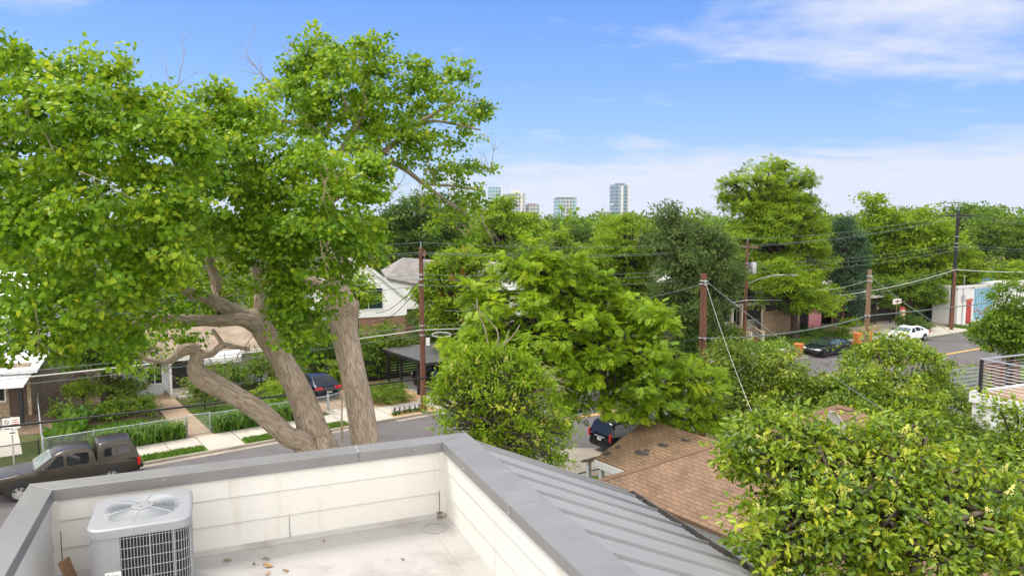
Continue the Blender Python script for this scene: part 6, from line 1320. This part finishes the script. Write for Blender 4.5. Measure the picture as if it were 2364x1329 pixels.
BELT = [('tree','dense dark green tree behind the white houses','far','dark',92,46,4.5,1.,[(865,520),(900,475),(960,455),(1030,450),(1085,480),(1100,560),(1090,660),(1000,670),(900,660),(870,600)]),
 ('tree','bright green rounded tree under the stepped beige tower','far','bright',86,34,4.,1.1,[(1075,560),(1085,510),(1120,480),(1175,470),(1220,488),(1250,520),(1258,580),(1240,650),(1160,660),(1085,640)]),
 ('tree','dark tree in the gap below the teal tower','far','dark',110,34,4.,1.,[(1235,560),(1240,518),(1290,508),(1340,520),(1360,560),(1360,650),(1250,650)]),
 ('tree','layered light green tree left of the dark juniper','mid','bright',66,30,3.,1.05,[(1350,580),(1362,538),(1400,514),(1440,508),(1485,514),(1505,545),(1502,610),(1520,660),(1550,690),(1548,725),(1490,740),(1420,720),(1380,690),(1365,640)]),
 ('tree','soft dark juniper tree, widest one in the middle distance','fine','grey',62,36,4.,1.,[(1488,560),(1500,510),(1545,482),(1560,505),(1620,515),(1670,540),(1700,590),(1715,680),(1690,760),(1600,790),(1530,770),(1500,700)]),
 ('pecan_tree','tallest pecan tree with open airy top on the right',dict(ST['pecan'],cover=.8),'bright',76,27,4.,.62,[(1668,440),(1690,400),(1730,378),(1790,364),(1830,385),(1870,410),(1882,440),(1870,480),(1885,505),(1895,560),(1700,560),(1685,500),(1668,480)]),
 ('tree','dense spreading middle crown below the tall airy pecan','mid','bright',75,32,3.5,1.15,[(1690,540),(1700,475),(1740,440),(1800,430),(1860,450),(1888,490),(1910,530),(1928,590),(1930,660),(1880,680),(1760,670),(1700,640)]),
 ('tree','low spreading tree above the cream porch railing','mid','bright',69,28,2.6,1.15,[(1728,660),(1750,620),(1800,605),(1850,618),(1890,650),(1935,670),(1948,705),(1920,735),(1850,725),(1790,720),(1745,705)]),
 ('cedar_tree','dark bluish cedar between two bright trees','fine','blue',77,24,2.2,1.,[(1908,640),(1918,570),(1938,520),(1960,500),(1985,530),(1998,590),(2000,680),(1992,750),(1950,755),(1925,700)]),
 ('tree','bright tree with airy top spray right of the bluish cedar','far','bright',86,30,3.5,1.05,[(1960,540),(1975,490),(2000,462),(2040,478),(2060,500),(2100,520),(2110,600),(2100,680),(2060,700),(1990,690),(1980,610)]),
 ('tree','broad yellow green tree behind the cafe canopy','far','bright',84,34,4.,1.1,[(2055,570),(2080,520),(2130,500),(2190,515),(2225,560),(2240,620),(2215,690),(2180,725),(2100,730),(2060,690)]),
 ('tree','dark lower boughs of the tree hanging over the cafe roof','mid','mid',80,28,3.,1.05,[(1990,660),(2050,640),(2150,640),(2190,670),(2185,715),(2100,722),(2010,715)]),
 ('tree','small bright tree beside the tall black pole','mid','bright',82,24,2.4,1.,[(2195,610),(2215,580),(2250,590),(2268,630),(2262,668),(2215,672),(2198,650)]),
 ('tree','mid green tree behind the juniper and the pecan','far','mid',105,36,4.,1.,[(1590,560),(1620,525),(1690,515),(1740,520),(1760,600),(1750,680),(1600,680)]),
 ('tree','dark filling tree behind the porch cottage','far','dark',95,36,4.,1.,[(1640,640),(1700,600),(1800,600),(1900,620),(2000,620),(2080,640),(2080,720),(1650,720)]),
 ('tree','mid green tree between the dark roofed house and the layered tree','mid','mid',84,30,3.,1.,[(1180,640),(1230,600),(1280,600),(1300,650),(1290,720),(1190,720)])]
for k, (nm, lb, st_, lm_, Y_, r_, th_, dn_, P_) in enumerate(BELT):
    PA = np.array(P_); b_ = poly_blobs(np.random.default_rng(500+k), P_, Y_, r_, th_, dn_, .8); q = W(PA[:,0].mean(), PA[:,1].max(), Y_)
    tree(nm, lb, b_, (q[0], q[1]), st_, lm_, seed=500+k, tr=.34, twigs=2 if nm == 'pecan_tree' else 0)
for i, (lb, a, b, c, d, Y, lm) in enumerate((('hazy far tree with bare trunk right of the tall black pole',2225,2320,480,640,125,'mid'),('hazy thin topped far tree at the right margin',2300,2400,480,640,120,'mid'),('pale far tree low at the right margin',2270,2400,590,700,95,'bright'))): far(lb, a, b, c, d, Y, 'far', lm, 10, 96+i, .4, twigs=2, tr=.4)
far('yellow green treetop between juniper and tall pecan', 1630,1710,515,620,105,'far','bright',8,100)
far('treetop behind the slender blue tower foot', 1330,1500,520,640,130,'far','mid',10,101)
far('dark tree behind the low dark roofed house', 1240,1400,560,680,96,'far','mid',10,102)
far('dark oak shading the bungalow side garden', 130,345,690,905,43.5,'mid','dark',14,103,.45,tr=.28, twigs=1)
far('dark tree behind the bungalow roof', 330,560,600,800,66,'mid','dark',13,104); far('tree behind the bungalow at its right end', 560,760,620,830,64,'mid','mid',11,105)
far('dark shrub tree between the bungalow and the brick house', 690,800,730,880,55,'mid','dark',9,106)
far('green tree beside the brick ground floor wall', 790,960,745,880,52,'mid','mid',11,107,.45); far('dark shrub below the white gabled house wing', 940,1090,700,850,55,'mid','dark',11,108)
far('round tree just behind the grey roof of the gabled house', 770,880,540,660,84,'far','mid',9,109)
far('tree behind the left stone house', -120,140,560,800,75,'far','mid',11,110); far('tree right of the left stone house roof', 120,330,600,780,78,'far','mid',11,111)
far('dark shrub in front of the cream porch', 1640,1715,745,800,63,'mid','mid',7,112); far('shrub below the thick near pole', 1570,1650,740,830,60,'mid','dark',8,113)
far('dark vine covered shrub by the cafe drive', 2075,2150,720,775,74,'mid','dark',7,114)
for i, (x0, x1, y0, y1, Y) in enumerate(((2150,2364,470,560,190),(1990,2180,485,570,200),(1250,1420,500,580,210))): far(('distant hazy tree on the skyline far right','distant tree on the skyline behind the cafe row','distant tree on the skyline below the teal tower')[i], x0, x1, y0, y1, Y, dict(ST['far'],L=.9,cr=2.,k=26), 'mid', 10, 116+i)
# far wood to the horizon, one mass
rg = np.random.default_rng(200); n = 900; bl = []
for i in range(n):
    Y = rg.uniform(150, 900)**1.; x = rg.uniform(-.95, .95)*Y; hh = max(6., 11.5 + Y*rg.uniform(-.013, .004)); w = rg.uniform(4, 7); bl.append((np.array([x, Y, hh*.55]), np.array([w, w, hh*.5]), .55))
C, D, N, Tn = crown(rg, bl, dict(ST['far'], L=1.5, cr=2.4, k=12, cover=1.)); o = leafmesh('treeline', C, D, N, np.full(len(C),1.5), np.full(len(C),1.), Tn, 'kite', LM['mid'], None); o['kind'] = 'stuff'; o['label'] = 'far wood of mixed green trees reaching the horizon'; o['category'] = 'wood'
# ---------------- garden plants
def clump(name, label, cat, pos, r, hgt, n, tpl, lm, L, w, seed, z=0., up=1., group=None, spread=1., cx=None):
    rg = np.random.default_rng(seed); t = thing(name, label, cat, (pos[0], pos[1], z), A1, group); C = rg.uniform(-1, 1, (n,3))*np.array([r[0], r[1], 0]); C[:,2] = rg.uniform(0, hgt, n)**1. * .3
    D = rg.normal(size=(n,3))*spread; D[:,2] = up*rg.uniform(.5, 1.4, n); N = np.cross(np.cross(D, [0,0,1.]), D) + rg.normal(size=(n,3))*.1; Ls = L*rg.uniform(.6, 1.2, n)
    leafmesh('foliage', C, D, N, Ls, np.full(n, w), np.clip(.45 + rg.normal(0,.22,n), 0, 1), tpl, LM[lm], t); return t
LG = 'strap leaved lilies along the fence'
for i, (s0, s1) in enumerate(((-17.6,-15.6),(-15.6,-13.5),(-12.0,-10.2),(-10.2,-8.4),(-8.4,-6.6))):
    clump('lily_clump', ('lily clump behind the pickup bed cap','lily clump at the left post of the garden gate','lily clump at the right post of the garden gate','lily clump midway between gate and leaning trunk','lily clump where the middle trunk crosses the fence')[i], 'plant', S((s0+s1)/2, 3.25), ((s1-s0)/2, .5), .4, 420, 'blade', 'lily', .95, .05, 300+i, .05, 1., LG, .75)
for i in range(5): p = S(-18.9 + .28*i, 5.2 + 1.05*i); clump('canna_plant', ('canna nearest the black fence corner post','second canna from the black fence corner post','middle canna of the row inside the side fence','second canna from the far end of the side fence row','canna at the far end of the side fence row')[i], 'plant', p, (.6,.55), .7, 60, 'paddle', 'lily', .8, .30, 320+i, .03, 1.5, 'broad leaved cannas inside the side fence', .6)
def shrub(lb, s, n, r, h_, lm, seed, name='shrub', st=None, fr=S): p = fr(s, n); rg = np.random.default_rng(seed); return tree(name, lb, blobs_in(rg, (p[0], p[1], h_*.52), (r, r*.8, h_*.5), 6, .55, shape='wide'), p, st or dict(ST['near'], L=.17, cr=.34, k=24), lm, 'brown', seed, .05, 'garden shrubs', cat='shrub')
for a in (('rounded shrub right of the garden path', -11.2, 8.6, 1.25, 2.4, 'olive', 330), ('shrub below the white awning window', -8.9, 12.2, 1.5, 2.0, 'mid', 331), ('tall shrub at the bungalow right corner', -6.6, 12.6, 1.3, 2.6, 'mid', 332), ('shrub behind the middle trunk by the fence', -7.4, 6.5, 1.2, 1.7, 'bright', 333), ('shrub left of the porch post', -15.2, 12.4, 1.6, 1.9, 'olive', 334), ('yellowish shrub under the dark oak', -17.0, 13.6, 1.2, 1.9, 'bright', 335), ('low shrub at the stone border of the lawn', -16.2, 9.6, 1.5, .95, 'mid', 336), ('low shrub left of the garden path', -14.3, 9.2, .9, 1.1, 'mid', 337), ('small shrub beside the blue sedan', -2.3, 9.6, 1.1, 2.0, 'bright', 338), ('dark shrub beyond the blue sedan', -2.6, 13.4, 1.8, 3.0, 'dark', 339), ('shrub inside the oak shade by the white pipe', -18.2, 11.4, .9, .9, 'mid', 345)): shrub(*a)
shrub('large low dome of green ground cover by the carport drive', -1.7, 4.1, 2.0, 1.1, 'mid', 340, 'groundcover_mound', dict(ST['near'], L=.09, cr=.2, k=24)); shrub('low dark rosette shrub on the lawn left of the charcoal sedan', 9.6, 6.4, .9, .75, 'dark', 341, fr=S2); shrub('small dark shrub beside the porch steps', -1.5, 7.2, .9, .8, 'dark', 342, fr=S2); shrub('flowering plant on the stone retaining wall', 15.6, 6.0, 1.2, 1.5, 'bright', 343, fr=S2); shrub('weedy plant by the bins behind the kerb', 12.2, 4.4, 1., .9, 'mid', 344, fr=S2)
LV = 'lavender row on the mulch strip'
for i in range(7):
    p = S(-2.75 + .335*i, .48); t = clump('lavender', ('first lavender from the right trunk','second lavender from the right trunk','third lavender from the right trunk','middle lavender of the row','third lavender from the reddish brown pole','second lavender from the reddish brown pole','lavender closest to the reddish brown pole')[i], 'plant', p, (.12,.12), .3, 60, 'kite', 'dark', .22, .05, 350+i, .1, 1.2, LV, .6)
    rg = np.random.default_rng(360+i); C = np.zeros((9,3)); C[:,2] = .15; D = rg.normal(size=(9,3))*.25 + np.array([0,0,1.]); leafmesh('flower_spike', C, D, rg.normal(size=(9,3)), np.full(9,.42), np.full(9,.05), rg.random(9), 'kite', LM['purple'], t)
# grass blades where lawns meet paving, one uncountable mass
rg = np.random.default_rng(400); C = []
for (s0,s1,n0,n1,num,fr,z) in ((-11.2,-5.7,.05,.9,5000,S,.118),(-30,-13.2,.05,.9,9000,S,.118),(-19.5,-14.5,3.6,8.5,9000,S,.03),(-12,-8.5,3.8,8,5000,S,.03),(-14,16.8,3.1,9,15000,S2,.09),(27.6,29.4,.1,3,1000,S2,.115),(31.5,44,2.5,3.5,2500,S2,.10),(-14,16.8,.05,1.5,6000,S2,.11)):
    a = rg.uniform(s0, s1, num); b = rg.uniform(n0, n1, num); o0, d0, n0_ = (O, SD, SN) if fr is S else (T, TD, TN); P = o0 + a[:,None]*d0 + b[:,None]*n0_; C.append(np.column_stack([P, np.full(num, z)]))
C = np.concatenate(C); n = len(C); D = rg.normal(size=(n,3))*.5; D[:,2] = 1; Ls = rg.uniform(.06, .17, n)
o = leafmesh('grass', C, D, rg.normal(size=(n,3)), Ls, np.full(n, .05), np.clip(.5+rg.normal(0,.25,n),0,1), 'kite', LM['lily'], None); o['kind'] = 'stuff'; o['label'] = 'short green grass of lawns and verges'; o['category'] = 'grass'

# ================================================================ SKY, SUN, CAMERA
SUN_EL, SUN_AZ = R(58), R(-62)     # azimuth measured clockwise from +Y: high, from the left
w = bpy.data.worlds.new('World'); sc.world = w; w.use_nodes = True; nt = w.node_tree; nd, lk = nt.nodes, nt.links; bg = nd['Background']
sky = nd.new('ShaderNodeTexSky'); sky.sky_type = 'NISHITA'; sky.sun_disc = False; sky.sun_elevation = SUN_EL; sky.sun_rotation = SUN_AZ; sky.air_density = 1.1; sky.dust_density = .4; sky.ozone_density = 2.5
gen = coord(nd, 'Generated'); sep = nd.new('ShaderNodeSeparateXYZ'); lk.new(gen, sep.inputs[0]); X, Yv, Z = sep.outputs
def MT(op, a, b=None, cl=False): return mth(nd, lk, op, a, b, cl)
zz = MT('ADD', MT('MAXIMUM', Z, 0.), .12); cmb = nd.new('ShaderNodeCombineXYZ'); lk.new(MT('DIVIDE', X, zz), cmb.inputs[0]); lk.new(MT('DIVIDE', Yv, zz), cmb.inputs[1])
streak = stretch(nd, lk, cmb.outputs[0], (.55, 1.5, 1), (0, 0, R(-24)))
n1 = noise(nd, lk, 1.25, 8, streak, .55); n1.inputs['Distortion'].default_value = .5
n2 = noise(nd, lk, 3.2, 8, cmb.outputs[0], .6)
az = MT('ARCTAN2', X, Yv); el = MT('ARCSINE', Z)
def bump2(a0, e0, sa, se):
    u = MT('DIVIDE', MT('SUBTRACT', az, a0), sa); v = MT('DIVIDE', MT('SUBTRACT', el, e0), se)
    return MT('POWER', 2.718, MT('MULTIPLY', MT('ADD', MT('MULTIPLY', u, u), MT('MULTIPLY', v, v)), -1.))
low = mapr(nd, lk, el, R(2.2), R(6.2), 1., 0.)
right = mapr(nd, lk, az, R(-8), R(8), .25, 1.)
cov = MT('ADD', MT('MULTIPLY', MT('MULTIPLY', low, right), .44), MT('ADD', MT('MULTIPLY', bump2(R(30), R(14.5), R(15), R(4.5)), .34), MT('MULTIPLY', bump2(R(-34), R(16.5), R(5), R(2.4)), .85)))
cov = MT('ADD', cov, mapr(nd, lk, el, R(19), R(38), 0., .30))
base = MT('ADD', MT('MULTIPLY', n1.outputs[0], .6), MT('MULTIPLY', n2.outputs[0], .4))
mask = mapr(nd, lk, MT('ADD', base, cov), .60, .98, 0., .92)
hs = nd.new('ShaderNodeHueSaturation'); lk.new(sky.outputs[0], hs.inputs['Color']); hs.inputs['Saturation'].default_value = 1.35; hs.inputs['Hue'].default_value = .525; hs.inputs['Value'].default_value = .8
cl = nd.new('ShaderNodeMix'); cl.data_type = 'RGBA'; lk.new(mask, cl.inputs[0]); cr = nd.new('ShaderNodeValToRGB'); lk.new(mapr(nd, lk, el, 0., R(20)), cr.inputs[0]); els = cr.color_ramp.elements
for k, (p_, c_) in enumerate(((0., (1.55,2.25,3.85)), (.4, (1.0,2.0,3.95)), (.85, (.60,1.48,3.75)))):
    if k >= 2: els.new(p_)
    els[k].position = p_; els[k].color = (*[x/4 for x in c_], 1)
vm = nd.new('ShaderNodeVectorMath'); vm.operation = 'SCALE'; lk.new(cr.outputs[0], vm.inputs[0]); vm.inputs['Scale'].default_value = 4.
lk.new(mixc(nd, lk, .75, hs.outputs[0], vm.outputs[0]), cl.inputs[6]); 
beh = mapr(nd, lk, Yv, .15, -.45)  # unseen bright cloud bank added behind the viewpoint as frontal fill
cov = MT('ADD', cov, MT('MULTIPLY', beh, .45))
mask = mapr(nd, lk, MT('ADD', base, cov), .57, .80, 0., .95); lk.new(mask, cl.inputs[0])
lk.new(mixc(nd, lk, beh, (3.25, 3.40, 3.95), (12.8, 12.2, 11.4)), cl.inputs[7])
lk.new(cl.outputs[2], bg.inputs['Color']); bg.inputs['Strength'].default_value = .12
sun = bpy.data.lights.new('sun', 'SUN'); sun.energy = 2.0; sun.angle = R(20); sun.color = (1, .95, .86); so = bpy.data.objects.new('sun', sun); col.objects.link(so)
dv = Vector((cos(SUN_EL)*sin(SUN_AZ), cos(SUN_EL)*cos(SUN_AZ), sin(SUN_EL))); so.rotation_euler = dv.to_track_quat('Z', 'Y').to_euler(); so.location = (0, 0, 60)
m_ = bpy.data.materials.new('haze'); m_.use_nodes = True; nt_ = m_.node_tree; nt_.nodes.clear(); ov = nt_.nodes.new('ShaderNodeOutputMaterial'); pv = nt_.nodes.new('ShaderNodeVolumePrincipled')
pv.inputs['Color'].default_value = (.80,.88,1.,1); pv.inputs['Density'].default_value = .00008; pv.inputs['Anisotropy'].default_value = .2; nt_.links.new(pv.outputs[0], ov.inputs['Volume'])
hz = MB(); hz.box(-4100, 4100, -700, 6100, -1, 150); hz = hz.build('haze', m_); hz['kind'] = 'stuff'; hz['label'] = 'pale summer haze over the far trees and towers'; hz['category'] = 'haze'
cam = bpy.data.cameras.new('camera'); cam.sensor_width = 36; cam.lens = 36*F/2364; cam.clip_end = 9000; cam.clip_start = .05
co = bpy.data.objects.new('camera', cam); col.objects.link(co); co.location = (0, 0, H); co.rotation_euler = (pi/2 - PITCH, 0, 0); sc.camera = co
sc.view_settings.view_transform = 'Standard'; sc.view_settings.look = 'None'; sc.view_settings.exposure = 1.05; sc.view_settings.gamma = 1
sc.cycles.max_bounces = 8; sc.cycles.transparent_max_bounces = 8; sc.cycles.use_denoising = True
